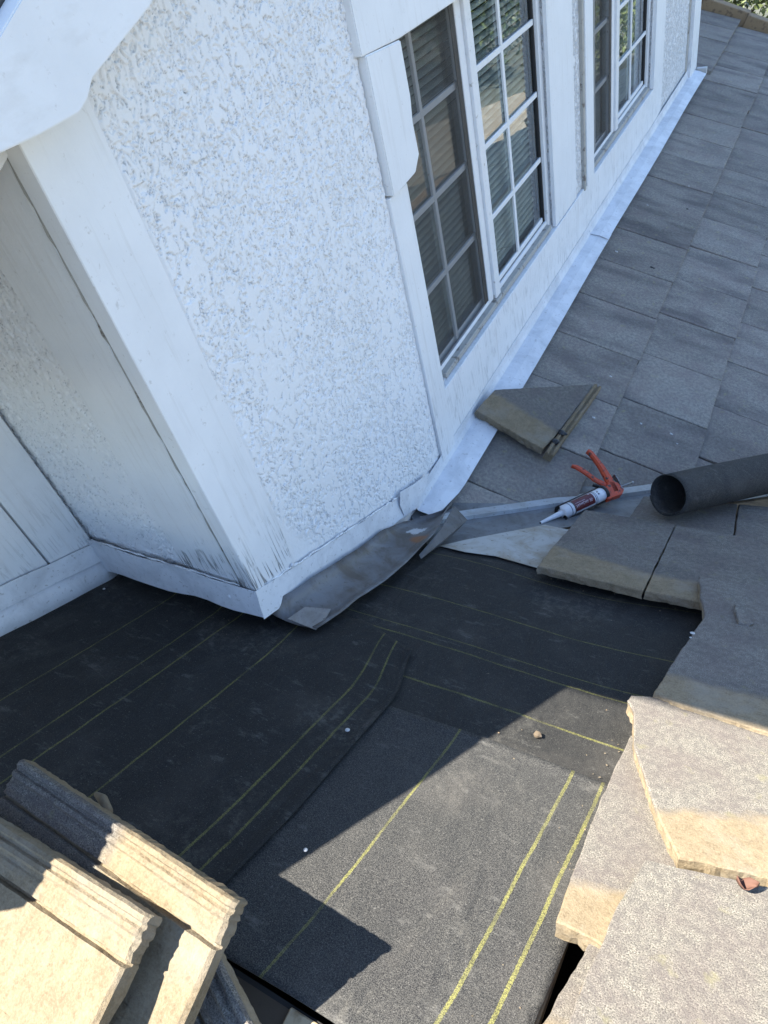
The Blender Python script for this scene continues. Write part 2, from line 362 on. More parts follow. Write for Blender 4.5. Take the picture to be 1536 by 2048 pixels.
def resample(poly, step, rough, seed=0, closed=True):
    """subdivide a 2-D outline and roughen it; rough: one number or one per edge"""
    rnd = random.Random(seed); out = []
    n = len(poly)
    for i in range(n):
        a = np.array(poly[i], float); b = np.array(poly[(i + 1) % n], float)
        d = np.linalg.norm(b - a); k = max(1, int(d / step)); nv = np.array([-(b - a)[1], (b - a)[0]]) / max(d, 1e-9)
        r = rough[i] if isinstance(rough, (list, tuple)) else rough
        ph = rnd.random() * 50
        for j in range(k):
            t = j / k; p = a + (b - a) * t
            w = math.sin(math.pi * t) ** .5 if j else 0
            if j: p = p + nv * r * (0.6 * (rnd.random() - .5) * 2 + 1.2 * math.sin(ph + t * d * 60) * .5 + .8 * math.sin(ph * 2 + t * d * 23) * .5)
            out.append(p)
    return out
def inset(poly, d):
    n = len(poly); out = []
    for i in range(n):
        a = poly[i] - poly[i - 1]; b = poly[(i + 1) % n] - poly[i]
        a = a / (np.linalg.norm(a) + 1e-9); b = b / (np.linalg.norm(b) + 1e-9)
        nv = np.array([-(a + b)[1], (a + b)[0]]); ln = np.linalg.norm(nv); nv = nv / ln if ln > 1e-6 else np.array([0, 0])
        out.append(poly[i] + nv * d)
    return out
def area(poly): return sum(poly[i - 1][0] * poly[i][1] - poly[i][0] * poly[i - 1][1] for i in range(len(poly))) / 2
def slab_mesh(name, poly, thick, step=0.02, rough=0.001, seed=0, ch=0.0025, fr=0.003):
    poly = [np.array(p, float) for p in poly]
    if area(poly) < 0:
        poly = poly[::-1]
        if isinstance(rough, (list, tuple)): rough = list(rough[:-1])[::-1] + [rough[-1]]
    o = resample(poly, step, rough, seed); i1 = inset(o, ch); rnd = random.Random(seed + 99); n = len(o)
    V = [(p[0], p[1], 0) for p in i1] + [(p[0], p[1], -ch * rnd.uniform(.7, 1.5)) for p in o]
    mid = inset(o, 0)
    V += [(p[0] + rnd.uniform(-1, 1) * fr, p[1] + rnd.uniform(-1, 1) * fr, -thick * .55) for p in mid]
    V += [(p[0] + rnd.uniform(-1, 1) * fr, p[1] + rnd.uniform(-1, 1) * fr, -thick * rnd.uniform(.94, 1.04)) for p in inset(o, .002)]
    F = [tuple(range(n)), tuple(reversed(range(3 * n, 4 * n)))]
    for r in range(3):
        for k in range(n):
            k2 = (k + 1) % n; F.append((r * n + k, (r + 1) * n + k, (r + 1) * n + k2, r * n + k2))
    me = bpy.data.meshes.new(name)
    bm = bmesh.new(); vv = [bm.verts.new(v) for v in V]
    for f in F:
        try: bm.faces.new([vv[i] for i in f])
        except ValueError: pass
    bmesh.ops.triangulate(bm, faces=[f for f in bm.faces if len(f.verts) > 4])
    bmesh.ops.recalc_face_normals(bm, faces=bm.faces); bm.to_mesh(me); bm.free(); me.materials.append(MT['tile']); return me
def tprops(o, tan=None, tone=1.0, streak=0.0, side=1.0):
    o['tan_x'], o['tan_y'], o['tan_d'] = (float(tan[0]), float(tan[1]), float(tan[2])) if tan else (0.0, 1.0, -9.0)
    o['tone'] = float(tone); o['streak'] = float(streak); o['tan_side'] = float(side); return o
def px_tile(name, pix, pl, axes, thick=0.027, rough=0.0015, tan=None, tone=1.0, streak=0.0, parent=None, seed=0, step=0.014, side=1.0, fr=0.003):
    """tile whose outline lies on plane pl; tan: two pixels = border of the bare lap + a pixel inside it"""
    ex, ey, ez = axes; W = [at(p, pl) for p in pix]; c = sum(W) / len(W)
    loc = lambda P: np.array([(P - c) @ ex, (P - c) @ ey])
    me = slab_mesh(name, [loc(p) for p in W], thick, step, rough, seed, fr=fr)
    o = link(name, me, None, parent, frame(c, ex, ey, ez))
    t = None
    if tan:
        a, b, i = [loc(at(p, pl)) for p in tan]; d = (b - a) / np.linalg.norm(b - a); nv = np.array([-d[1], d[0]])
        if (i - a) @ nv > 0: nv = -nv
        t = (nv[0], nv[1], a @ nv)
    return tprops(o, t, tone, streak, side)
AXL = (EXL, EYL, EZL); AXU = (EXU, EYU, EZU)

# ================================================================== ground and far setting
def sheet(name, pts, mat, kind='structure'):
    return tag(pyd(name, pts, [tuple(range(len(pts)))], mat), kind=kind)
gm, nt, bs = newmat('lawn_ground'); v = coords(nt)
c_ = mix(nt, ramp(nt, noise(nt, v, 0.8, 5), (0.4, 0), (0.6, 1)), (0.055, 0.06, 0.045), (0.085, 0.085, 0.075))
c_ = mix(nt, ramp(nt, noise(nt, v, 14, 4), (0.45, 0), (0.65, 0.6)), c_, (0.035, 0.042, 0.028)); L(nt, c_, bs.inputs['Base Color']); bs.inputs['Roughness'].default_value = 0.95
sheet('ground', [(-150, -150, -3.2), (150, -150, -3.2), (150, 150, -3.2), (-150, 150, -3.2)], gm)
MT['concrete'] = plain('driveway_concrete', (0.22, 0.195, 0.155), 0.9, 0, (0.28, 0.25, 0.2), 4)
MT['asphalt'] = plain('street_asphalt', (0.07, 0.07, 0.072), 0.9, 0, (0.1, 0.1, 0.1), 6)
sheet('driveway', [(3.6, 15.0, -3.196), (9.5, 9.0, -3.196), (11.6, 11.0, -3.196), (5.6, 18.0, -3.196)], MT['concrete'])
sheet('road', [(13, -60, -3.194), (21, -60, -3.194), (21, 90, -3.194), (13, 90, -3.194)], MT['asphalt'])

MT['leaf'] = leaf_mat('shrub_leaf', (0.045, 0.075, 0.02), (0.13, 0.15, 0.05))
MT['leaf2'] = leaf_mat('tree_leaf', (0.035, 0.065, 0.018), (0.10, 0.13, 0.035))
def tree(name, base, h, r, label, cat, n, leaf, mat, seed, group=None):
    rs = np.random.RandomState(seed); t = empty(name, base, label, cat, group)
    b = Vector(base); pts = [b, b + Vector((.05 * h, 0, h * .3)), b + Vector((.02 * h, .04 * h, h * .6))]
    V, F = tube(pts, [h * .035, h * .026, h * .015], 8)
    for k in range(5):
        a = k * 1.3 + seed; p0 = pts[1] + (pts[2] - pts[1]) * (k / 5); p1 = p0 + Vector((math.cos(a) * r * .6, math.sin(a) * r * .6, h * .2))
        v2, f2 = tube([p0, (p0 + p1) / 2 + Vector((0, 0, .05)), p1], [h * .014, h * .01, h * .005], 6)
        F += [tuple(i + len(V) for i in f) for f in f2]; V += v2
    pyd('trunk', V, F, MT['bark'], t)
    cl = rs.randn(26, 3); cl /= np.linalg.norm(cl, axis=1)[:, None]; cl *= rs.uniform(.35, .95, (26, 1)) * np.array([r, r, h * .38])
    ctr = cl[rs.randint(0, 26, n)] + rs.randn(n, 3) * r * .17 + np.array([0, 0, h * .6])
    P = np.zeros((n, 4, 3)); a = rs.randn(n, 3); a /= np.linalg.norm(a, axis=1)[:, None]; q = np.cross(a, rs.randn(n, 3)); q /= np.linalg.norm(q, axis=1)[:, None]
    sz = leaf * rs.uniform(.6, 1.3, (n, 1))
    P[:, 0] = ctr - a * sz; P[:, 1] = ctr + q * sz * .45; P[:, 2] = ctr + a * sz; P[:, 3] = ctr - q * sz * .45
    P += np.array(base); me = bpy.data.meshes.new('crown')
    me.from_pydata(P.reshape(-1, 3).tolist(), [], np.arange(n * 4).reshape(n, 4).tolist()); link('crown', me, mat, t); return t
tree('shrub_tree', (-1.2, 14.6, -3.2), 3.6, 1.9, 'leafy green tree beyond the far end of the roof', 'tree', 7000, 0.07, MT['leaf'], 1)
tree('shrub_tree', (1.9, 15.6, -3.2), 3.3, 1.7, 'smaller tree right of the leafy tree past the roof end', 'tree', 5000, 0.07, MT['leaf'], 2)
tree('street_tree', (7.2, 19.5, -3.2), 3.6, 2.0, 'tree across the driveway mirrored in the window glass', 'tree', 6000, 0.10, MT['leaf2'], 3)
tree('street_tree', (12.0, 26.0, -3.2), 6.0, 3.0, 'tall street tree mirrored in the upper panes', 'tree', 7000, 0.14, MT['leaf2'], 4)

# ================================================================== roof decks
Y0 = (LD + 0.055) / S                                    # the two slopes meet on y = x + Y0
def deck(name, pts, mat):
    lo = [(p[0], p[1], p[2] - .03) for p in pts]; n = len(pts)
    F = [tuple(range(n)), tuple(range(n, 2 * n))] + [(i, (i + 1) % n, n + (i + 1) % n, n + i) for i in range(n)]
    return tag(pyd(name, pts + lo, F, mat), kind='structure')
zL = lambda y: LD - S * y
zU = lambda x: -.055 - S * x
deck('stripped_roof_deck', [(x, y, zL(y) - .004) for x, y in ((-.66, .055), (.966, .055), (.966, .34), (1.03, .34), (1.03, .055), (3.2, .055), (3.2, 3.2 + Y0), (0, Y0), (-.66, Y0))], MT['wood'])
roof = deck('tiled_roof_deck', [(x, y, zU(x) - .004) for x, y in ((0, Y0), (3.2, 3.2 + Y0), (3.2, 8.0), (-1.2, 8.0), (-1.2, 6.4), (0, 6.4))], MT['wood'])
deck('back_roof_deck', [(x, y, zL(.035) - .004 - S * (.03 - y)) for x, y in ((-3, -2.5), (3.2, -2.5), (3.2, .03), (-3, .03))], MT['dark'])

# ================================================================== house
house = empty('house', (-0.3, 3.0, -0.5), 'white stucco house wall with two gridded sliding windows and trim boards', 'house')
B = lambda n, lo, hi, m, **k: box(n, lo, hi, MT[m], house, **k)
YC = 0.743                                                # near corner of the house
W1 = (1.90, 3.17, 0.285, 1.345); W2 = (3.76, 5.10, 0.285, 1.345)
# solid wall behind the finishes, open at the windows
for lo, hi in (((YC + .02, -.9), (1.88, 3.15)), ((1.88, -.9), (3.19, .27)), ((1.88, 1.36), (3.19, 3.15)), ((3.19, -.9), (3.74, 3.15)),
               ((3.74, -.9), (5.12, .27)), ((3.74, 1.36), (5.12, 3.15)), ((5.12, -.9), (6.47, 3.15))):
    B('wall', (-.16, lo[0], lo[1]), (0, hi[0], hi[1]), 'stucco_far', bev=0)
B('wall', (-.66, YC + .021, -.2), (-.162, YC + .16, 3.1), 'stucco_far', bev=0)
B('wall', (-.80, -.05, .1), (-.640, YC + .0195, 1.30), 'stucco_far', bev=0)
B('wall', (-4, 6.0, -.9), (-.162, 6.46, 3.1), 'stucco_far', bev=0)
B('gap_shade_sheet', (-.615, YC + .0135, .05), (-.008, YC + .0195, .40), 'dark', bev=0)  # black sheet added to darken the space below the flashing
B('gap_shade_floor', (-.6, -.034, .08), (3.1, .62, .10), 'dark', bev=0)  # black sheet added so the gaps in the deck look dark
B('room_wall', (-1.3, 1.2, -.3), (-1.25, 5.9, 2.2), 'room', bev=0)
B('room_ceiling', (-1.3, 1.2, 2.2), (-.165, 5.9, 2.25), 'room', bev=0)
B('room_floor', (-1.3, 1.2, -.35), (-.165, 5.9, -.3), 'room', bev=0)
B('room_wall', (-1.3, 1.15, -.3), (-.165, 1.2, 2.2), 'room', bev=0)

def stucco_panel(n1, n2, u0, u1, z0, z1, step, fn, amp=1.0, seed=0, smooth_left=None, flip=False):
    nu = int((u1 - u0) / step); nz = int((z1 - z0) / step)
    U, Z = np.meshgrid(np.linspace(u0, u1, nu), np.linspace(z0, z1, nz), indexing='ij')
    wu = fb(U * 40, Z * 34, 3, 11 + seed) - .5; wz = fb(U * 40, Z * 34, 3, 23 + seed) - .5
    n = fb(U * 108 + wu * 3.0, Z * 80 + wz * 3.0, 3, 1 + seed, .55)
    dens = fb(U * 6, Z * 4.5, 3, 40 + seed)               # where the trowel left more skin
    thr = .49 - (dens - .5) * .40
    top = sst(thr - .014, thr + .014, n)                  # plateaus with crisp lips
    n2_ = fb(U * 165 + wz * 3, Z * 125 + wu * 3, 3, 60 + seed, .6); pits = sst(.42, .49, n2_)
    H = .0046 * top + .0028 * pits * (1 - .80 * top) + .0009 * (fb(U * 9, Z * 9, 3, 70 + seed) - .5)
    fade = np.ones_like(U)
    if smooth_left is not None: fade = smooth_left(U, Z)
    H = H * fade * amp
    brk = sst(.34, .50, fb(U * 60, Z * 60, 2, 90 + seed))  # edge shade and grime painted at the foot of each lip, broken here and there
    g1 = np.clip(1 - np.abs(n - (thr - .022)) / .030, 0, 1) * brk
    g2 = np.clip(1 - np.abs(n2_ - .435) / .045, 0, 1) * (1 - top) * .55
    grime_shade = np.clip(g1 * .66 + g2 * .5, 0, .62) * np.clip(fade * 1.1 - .05, 0, 1)
    return grid_mesh('stucco_panel', fn(U, Z, H), MT['stucco'], house, None, {'grime_shade': grime_shade}, True, flip)
def near_fade(U, Z):                                      # trowelled smooth towards the corner board and the foot
    edge = U - (.896 + .014 * fb(Z * 7, Z * 3, 3, 5)) 
    foot = Z - (.42 - .447 * (U - YC)) - .01 - .16 * (1 - sst(.9, 1.03, U))
    return sst(.0, .008, edge) * (.10 + .90 * sst(-.05, .06, foot + .08 * (fb(U * 12, Z * 12, 3, 8) - .5)))
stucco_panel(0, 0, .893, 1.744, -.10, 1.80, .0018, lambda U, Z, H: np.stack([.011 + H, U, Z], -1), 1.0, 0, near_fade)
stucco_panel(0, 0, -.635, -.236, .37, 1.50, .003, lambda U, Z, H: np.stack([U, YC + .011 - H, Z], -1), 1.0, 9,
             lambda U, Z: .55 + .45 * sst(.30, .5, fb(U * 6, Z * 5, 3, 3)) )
# corner boards
B('corner_board', (-.026, YC - .006, .372), (.020, .897, 1.80), 'board', bev=.0018)
B('corner_board', (-.238, YC + .001, .372), (-.042, YC + .02, 1.60), 'grainy', bev=.0018)
# boards of the recessed side wall, with open joints
def vboard(y0, y1, x, seed):
    rnd = random.Random(seed); ys = np.linspace(y0, y1, 9)
    V = []; n = len(ys)
    for z in (None, 1.30):
        for xx in (x, x - .02):
            for y in ys: V.append((xx, y, (zL(y) + .13 + rnd.uniform(-.012, .02)) if z is None else z))
    F = []
    for k in range(n - 1):
        F += [(k, k + 1, 2 * n + k + 1, 2 * n + k), (n + k, n + k + 1, 3 * n + k + 1, 3 * n + k), (k, k + 1, n + k + 1, n + k), (2 * n + k, 2 * n + k + 1, 3 * n + k + 1, 3 * n + k)]
    F += [(0, n, 3 * n, 2 * n), (n - 1, 2 * n - 1, 4 * n - 1, 3 * n - 1)]
    pyd('wall_board', V, F, MT['rotten'], house)
vboard(.604, .738, -.618, 1); vboard(.44, .598, -.622, 2); vboard(.27, .434, -.619, 3); vboard(.05, .264, -.621, 4)

# rake board with its level-cut return, and the edge of the low roof above it
RZ = lambda y: 1.533 + .47 * (y - .479)
def prism(name, yz, x0, x1, mat, bev=.002):
    n = len(yz); V = [(x0, y, z) for y, z in yz] + [(x1, y, z) for y, z in yz]
    F = [tuple(range(n)), tuple(reversed(range(n, 2 * n)))] + [(i, (i + 1) % n, n + (i + 1) % n, n + i) for i in range(n)]
    me = bpy.data.meshes.new(name); bm = bmesh.new(); vv = [bm.verts.new(v) for v in V]
    for f in F: bm.faces.new([vv[i] for i in f])
    bmesh.ops.recalc_face_normals(bm, faces=bm.faces)
    if bev: bmesh.ops.bevel(bm, geom=bm.edges[:], offset=bev, segments=2, affect='EDGES')
    bm.to_mesh(me); bm.free(); return link(name, me, mat, house)
prism('rake_board', [(.50, 1.527), (.60, 1.532), (.70, 1.529), (.785, 1.531), (.812, 1.543), (.835, 1.562), (1.0, RZ(1.0) - .165), (2.2, RZ(2.2) - .165), (2.2, RZ(2.2)), (.50, RZ(.50))], .085, .125, MT['fascia'])
prism('eave_return', [(.52, 1.535), (.78, 1.535), (.78, 1.64), (.52, 1.54)], -.30, .0845, MT['fascia'])
prism('low_roof', [(-.17, RZ(-.17) - .028), (2.2, RZ(2.2) - .028), (2.2, RZ(2.2) + .02), (-.17, RZ(-.17) + .02)], -3.0, .0845, MT['asphalt'])
prism('rake_board', [(-.17, RZ(-.17) - .11), (.495, RZ(.495) - .028), (.495, RZ(.495)), (-.17, RZ(-.17))], .085, .125, MT['fascia'])
prism('soffit', [(-.15, RZ(-.15) - .16), (2.1, RZ(2.1) - .16), (2.1, RZ(2.1) - .035), (-.15, RZ(-.15) - .035)], -3.0, -.02, MT['fascia'])
ur = [(-4.5, -.44), (-.73, .0), (.36, .035), (.36, 8.2), (-4.5, 8.2)]  # unseen slab, outline shaped to cast a shadow edge on felt and tiles
pyd('shadow_roof', [(x, y, 3.18) for x, y in ur] + [(x, y, 3.18 + .14 + (.36 - x) * .35) for x, y in ur],
    [(0, 1, 2, 3, 4), (5, 6, 7, 8, 9)] + [(i, (i + 1) % 5, 5 + (i + 1) % 5, 5 + i) for i in range(5)], MT['fascia'], house)

# ---- window trim
B('sill_board', (.0, 1.862, -.02), (.022, 5.30, .262), 'paint', bev=.002)
B('casing', (.0, 1.746, -.03), (.026, 1.860, 1.00), 'paint', bev=.002)
def casing_plate(name, yz, x0, x1):
    o = prism(name, yz, x0, x1, MT['paint'], .003); return o
casing_plate('casing_plate', [(1.752, 1.005), (1.775, 1.003), (1.900, 1.012), (1.940, 1.05), (1.935, 1.14), (1.946, 1.20), (1.943, 1.338), (1.752, 1.352)], .0, .038)
casing_plate('head_board', [(1.735, 1.354), (1.945, 1.341), (5.3, 1.341), (5.3, 1.62), (1.735, 1.62)], .0, .036)
B('casing_fillet', (.0, 1.735, -.01), (.014, 1.7455, 1.80), 'rotten', bev=.002)
B('casing', (.0, 3.175, .266), (.018, 3.50, 1.339), 'paint', bev=.002)
B('stucco_strip', (.0, 3.503, .266), (.010, 3.615, 1.339), 'stucco_far', bev=0)
B('casing_fillet', (.0, 3.612, .250), (.028, 3.632, 1.339), 'alu', bev=.003)
B('casing', (.0, 3.634, .266), (.034, 3.755, 1.339), 'paint', bev=.002)
B('casing', (.0, 5.105, .266), (.026, 5.30, 1.339), 'paint', bev=.002)
B('casing', (.0, 5.302, -.02), (.016, 5.40, 1.62), 'paint', bev=.002)
B('stucco_strip', (.0, 5.403, -.05), (.012, 6.20, 1.9), 'stucco_far', bev=0)
B('casing_fillet', (.0, 6.195, -.02), (.020, 6.235, 1.9), 'alu', bev=.004)
B('corner_board', (-.16, 6.238, -.10), (.045, 6.475, 1.9), 'paint', bev=.002)

def window(w, sash_split, rows, vl, vr, label):
    y0, y1, z0, z1 = w; wn_ = box('window', (-.055, y0 - .018, z0 - .018), (-.012, y0 + .022, z1 + .018), MT['vinyl'], house, .003)
    if label: wn_['label'] = label
    K = lambda n, lo, hi, m, bev=.002: box(n, lo, hi, MT[m], wn_, bev)
    K('frame', (-.055, y1 - .022, z0 - .018), (-.012, y1 + .018, z1 + .018), 'vinyl'); K('gasket', (-.05, y1 - .031, z0 + .01), (-.026, y1 - .0225, z1), 'gasket')
    K('frame', (-.055, y0 + .0225, z1 - .012), (-.012, y1 - .0225, z1 + .018), 'vinyl')
    K('track', (-.06, y0 + .0225, z0 - .020), (.004, y1 - .0225, z0 + .004), 'alu')
    K('track', (-.030, y0 + .0225, z0 + .0045), (-.018, y1 - .0225, z0 + .022), 'vinyl'); K('track', (-.056, y0 + .0225, z0 + .0045), (-.044, y1 - .0225, z0 + .034), 'vinyl')
    s0, s1 = sash_split
    K('mullion', (-.050, s0, z0 + .006), (-.016, s0 + .045, z1 - .0125), 'vinyl'); K('mullion', (-.034, s0 + .047, z0 + .006), (-.004, s1, z1 - .0125), 'vinyl')
    K('sash_rail', (-.046, s1 + .001, z0 + .024), (-.030, y1 - .041, z0 + .046), 'vinyl')
    def pane(n, ya, yb, x, m):
        return pyd(n, [(x, ya, z0 + .02), (x, yb, z0 + .02), (x, yb, z1 - .012), (x, ya, z1 - .012)], [(0, 1, 2, 3)], MT[m], wn_)
    pane('pane', y0 + .022, s0 + .01, -.046, 'glass'); pane('pane', s1 - .004, y1 - .035, -.036, 'glass'); pane('screen', y0 + .022, s0, -.020, 'screen')
    K('screen_frame', (-.024, s0 - .030, z0 + .023), (-.0205, s0 - .0005, z1 - .0125), 'screenframe', .001)
    for zz in rows:
        K('muntin', (-.044, y0 + .02, zz - .010), (-.034, s0, zz + .010), 'vinyl', .001)
        K('muntin', (-.034, s1, zz - .010), (-.026, y1 - .031, zz + .010), 'vinyl', .001)
    K('muntin', (-.0445, vl - .009, z0 + .02), (-.0335, vl + .009, z1 - .0125), 'vinyl', .001)
    K('muntin', (-.0345, vr - .010, z0 + .047), (-.0255, vr + .010, z1 - .0125), 'vinyl', .001)
    # venetian blind inside
    bm = bmesh.new(); n = 41; wd = y1 - y0 - .05
    me = bpy.data.meshes.new('slat'); a = .55
    pr = [(-.012, -.0025), (-.006, .0005), (0, .0015), (.006, .0005), (.012, -.0025)]
    V = [(p * math.cos(a) + q * math.sin(a), s_ * wd / 2, -p * math.sin(a) + q * math.cos(a)) for s_ in (-1, 1) for p, q in pr]
    me.from_pydata(V, [], [(i, i + 1, 6 + i, 5 + i) for i in range(4)]); me.materials.append(MT['slat'])
    for k in range(n):
        o = bpy.data.objects.new('slat', me); COL.objects.link(o); o.location = (-.080 - .001 * math.sin(k), (y0 + y1) / 2, z0 + .03 + k * .0255 + random.uniform(-.001, .001)); o.rotation_euler = (random.uniform(-.001, .001), random.uniform(-.06, .06), 0)
        o.parent = wn_
    for yy in (y0 + .25, (y0 + y1) / 2 + .14, y1 - .25):
        V, F = tube([(-.112, yy, z0), (-.112, yy, z1)], .0012, 5); pyd('blind_cord', V, F, MT['slat'], wn_)
    return wn_
window(W1, (2.415, 2.512), (.585, .845, 1.10), 2.130, 2.80, 'sliding window next to the casing plate, dark screen on its near half')
window(W2, (4.27, 4.37), (.585, .845, 1.10), 4.01, 4.72, 'far sliding window close to the far corner board')

# ================================================================== flashings on the house
def solid(o, t): 
    md = o.modifiers.new('thickness', 'SOLIDIFY'); md.thickness = t; md.offset = 0; return o
def strip(name, top, bot, mat, parent, t=.0015, wob=.0, n=3, smooth=True):
    """sheet-metal strip lofted between two polylines"""
    top = np.array(top); bot = np.array(bot)
    P = np.stack([top + (bot - top) * k for k in np.linspace(0, 1, n)], 1)
    if wob: P = P + (np.random.RandomState(len(top)).rand(*P.shape) - .5) * wob
    return solid(grid_mesh(name, P, mat, parent, None, None, smooth), t)
def poly_y(f, y0, y1, n): return [f(y) for y in np.linspace(y0, y1, n)]
# apron along the window wall, two lengths lapped
def apron(y0, y1, dz):
    n = int((y1 - y0) / .05); rows = []
    rs = np.random.RandomState(int(y0 * 100))
    for y in np.linspace(y0, y1, n):
        e = .128 + .002 * math.sin(y * 3) + 0; w = .0010 * math.sin(y * 2.3)
        t = max(0, min(1, (y - 1.47) / .2)); e *= (.72 + .28 * t) if y < 1.67 else 1
        rows.append([(.024, y, .045 + dz), (.0245, y, .012 + dz), (.032, y, .004 + dz - S * .03), (.08, y, .014 + dz - S * .08 + w), (e, y, .013 + dz - S * e + w)])
    return solid(grid_mesh('apron_flashing', np.array(rows, float), MT['apron'], house, None, None, False), .0016)
apron(1.50, 3.75, .0); apron(3.68, 6.42, .006)
B('end_block', (.05, 6.44, -.045), (.125, 6.475, .0), 'cap' if 'cap' in MT else 'paint', bev=.003)
# painted wall flashing that steps down beside the stripped slope
ft = lambda y: .428 - .447 * (y - .745)
ys = np.linspace(YC - .012, 1.56, 26); rs = np.random.RandomState(5)
strip('gap_shade_sheet', [(.004, y, ft(y) - .04) for y in np.linspace(YC, 1.80, 12)], [(.006, y, ft(y) - .30) for y in np.linspace(YC, 1.80, 12)], MT['dark'], house, .002, 0, 2, False)  # added black backing, stands in for the shade in the torn gap
strip('wall_flashing', [(.0225 + rs.uniform(-.0004, .0004), y, ft(y) + rs.uniform(-.002, .002)) for y in ys],
      [(.030 + rs.uniform(-.001, .001) + .012 * max(0, (y - 1.25)), y - .02, ft(y) - .085 + .03 * max(0, (y - 1.1)) + rs.uniform(-.002, .002)) for y in ys], MT['flash'], house, .0016, 0, 2, False)
xs = np.linspace(.028, -.63, 14)
strip('wall_flashing', [(x, YC - .014, .438 - .012 * math.sin(i * .9) * (i > 2) * .4) for i, x in enumerate(xs)],
      [(x, YC - .030 - .004 * math.sin(i), .352 - .035 * min(1, i / 13) + .003 * math.sin(i * 1.7)) for i, x in enumerate(xs)], MT['flash'], house, .0016, 0, 2, False)
ys = np.linspace(YC - .01, .02, 16)
strip('wall_flashing', [(-.610, y, zL(y) + .150 + rs.uniform(-.002, .002)) for y in ys], [(-.600 + .002 * math.sin(i), y, zL(y) + .085 + rs.uniform(-.002, .002)) for i, y in enumerate(ys)], MT['flash'], house, .0016, 0, 2, False)
strip('base_flashing', [(-.606, y, zL(y) + .092) for y in ys], [(-.585, y, zL(y) + .012) for y in ys], MT['flash'], house, .0015, 0, 3)
# screw heads and caulk beads
def dome(name, c, nrm, r, h, mat, parent, seg=10):
    n = Vector(nrm).normalized(); a = n.orthogonal().normalized(); b = n.cross(a); c = Vector(c); V = []; F = []
    for i, (rr, hh) in enumerate(((1, 0), (.9, .5), (.5, .9))):
        for k in range(seg):
            q = 2 * math.pi * k / seg; V.append(c + (a * math.cos(q) + b * math.sin(q)) * r * rr + n * h * hh)
    V.append(c + n * h)
    for i in range(2):
        for k in range(seg): F.append((i * seg + k, i * seg + (k + 1) % seg, (i + 1) * seg + (k + 1) % seg, (i + 1) * seg + k))
    for k in range(seg): F.append((2 * seg + k, 2 * seg + (k + 1) % seg, 3 * seg))
    return pyd(name, V, F, mat, parent, None, True)
p_ = at((459, 1193), WY(YC - .023)); dome('screw_head', p_, (0, -1, .2), .009, .005, MT['flash'], house)
p_ = at((585, 1130), WX(.026)); dome('screw_head', p_, (1, 0, .1), .007, .003, MT['flash'], house)
rs = np.random.RandomState(8)
V, F = tube([(-.0375 + rs.uniform(-.0012, .0012), YC + .002, z) for z in np.linspace(.40, 1.58, 50)], [abs(rs.normal(.0028, .0012)) for _ in range(50)], 6)
pyd('caulk_bead', V, F, MT['alu'], house, None, True)
V, F = tube([(.022 + rs.uniform(-.002, .002), y, ft(y) + .003 + rs.uniform(-.004, .004)) for y in np.linspace(.77, 1.55, 46)], [abs(rs.normal(.0024, .0008)) for _ in range(46)], 6)
pyd('caulk_bead', V, F, MT['rotten'], house, None, True)
V, F = tube([(x, YC - .010, .440 + rs.uniform(-.003, .003)) for x in np.linspace(-.03, -.6, 34)], [abs(rs.normal(.0026, .0009)) for _ in range(34)], 6)
pyd('caulk_bead', V, F, MT['rotten'], house, None, True)
V, F = tube([(.008, 1.741 + rs.uniform(-.003, .003), z) for z in np.linspace(.0, 1.75, 60)], [abs(rs.normal(.0045, .0014)) for _ in range(60)], 6)
pyd('caulk_bead', V, F, MT['rotten'], house, None, True)
# torn, stained end of the wall flashing lapped over the apron
pl = WX(.034); pp = [at(p, pl) for p in ((800, 985), (828, 968), (858, 945), (852, 972), (832, 1018), (808, 1030), (800, 1010))]
c0 = sum(pp) / len(pp)
solid(pyd('flashing_flap', [tuple(p) for p in pp], [tuple(range(len(pp)))], MT['flash'], house), .0015)

# ================================================================== felt underlayment
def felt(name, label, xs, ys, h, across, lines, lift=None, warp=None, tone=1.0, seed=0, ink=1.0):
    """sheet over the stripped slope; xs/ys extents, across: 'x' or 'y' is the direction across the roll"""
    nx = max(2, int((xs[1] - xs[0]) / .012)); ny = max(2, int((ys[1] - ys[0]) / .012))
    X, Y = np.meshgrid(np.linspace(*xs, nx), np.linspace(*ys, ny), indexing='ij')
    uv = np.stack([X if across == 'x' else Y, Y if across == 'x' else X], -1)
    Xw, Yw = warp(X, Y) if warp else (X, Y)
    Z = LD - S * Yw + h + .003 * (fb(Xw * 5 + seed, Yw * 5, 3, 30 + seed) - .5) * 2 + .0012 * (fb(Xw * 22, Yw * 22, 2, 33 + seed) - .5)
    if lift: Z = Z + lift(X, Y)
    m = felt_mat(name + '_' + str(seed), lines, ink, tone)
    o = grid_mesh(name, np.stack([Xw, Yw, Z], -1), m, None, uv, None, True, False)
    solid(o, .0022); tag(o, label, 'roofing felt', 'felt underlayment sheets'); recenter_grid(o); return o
def recenter_grid(o): recenter(o)
lw = .0023
def warp_r(X, Y):                                         # upper edge laid crooked along the valley metal
    t = (Y - .55) / (1.40 - .55); top = 1.375 + .035 * np.sin(X * 7) * .6 + .02 * X
    return X, .55 + t * (top - .55) + .006 * np.sin(X * 9 + Y * 3)
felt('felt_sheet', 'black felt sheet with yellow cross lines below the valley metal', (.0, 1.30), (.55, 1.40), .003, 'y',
     [(1.30, lw * .6), (1.06, lw * .8), (.905, lw * .7), (.868, lw), (.722, lw * 1.2)], None, warp_r, .58, 1, .6)  # felt colour darkened for the shade on this sheet
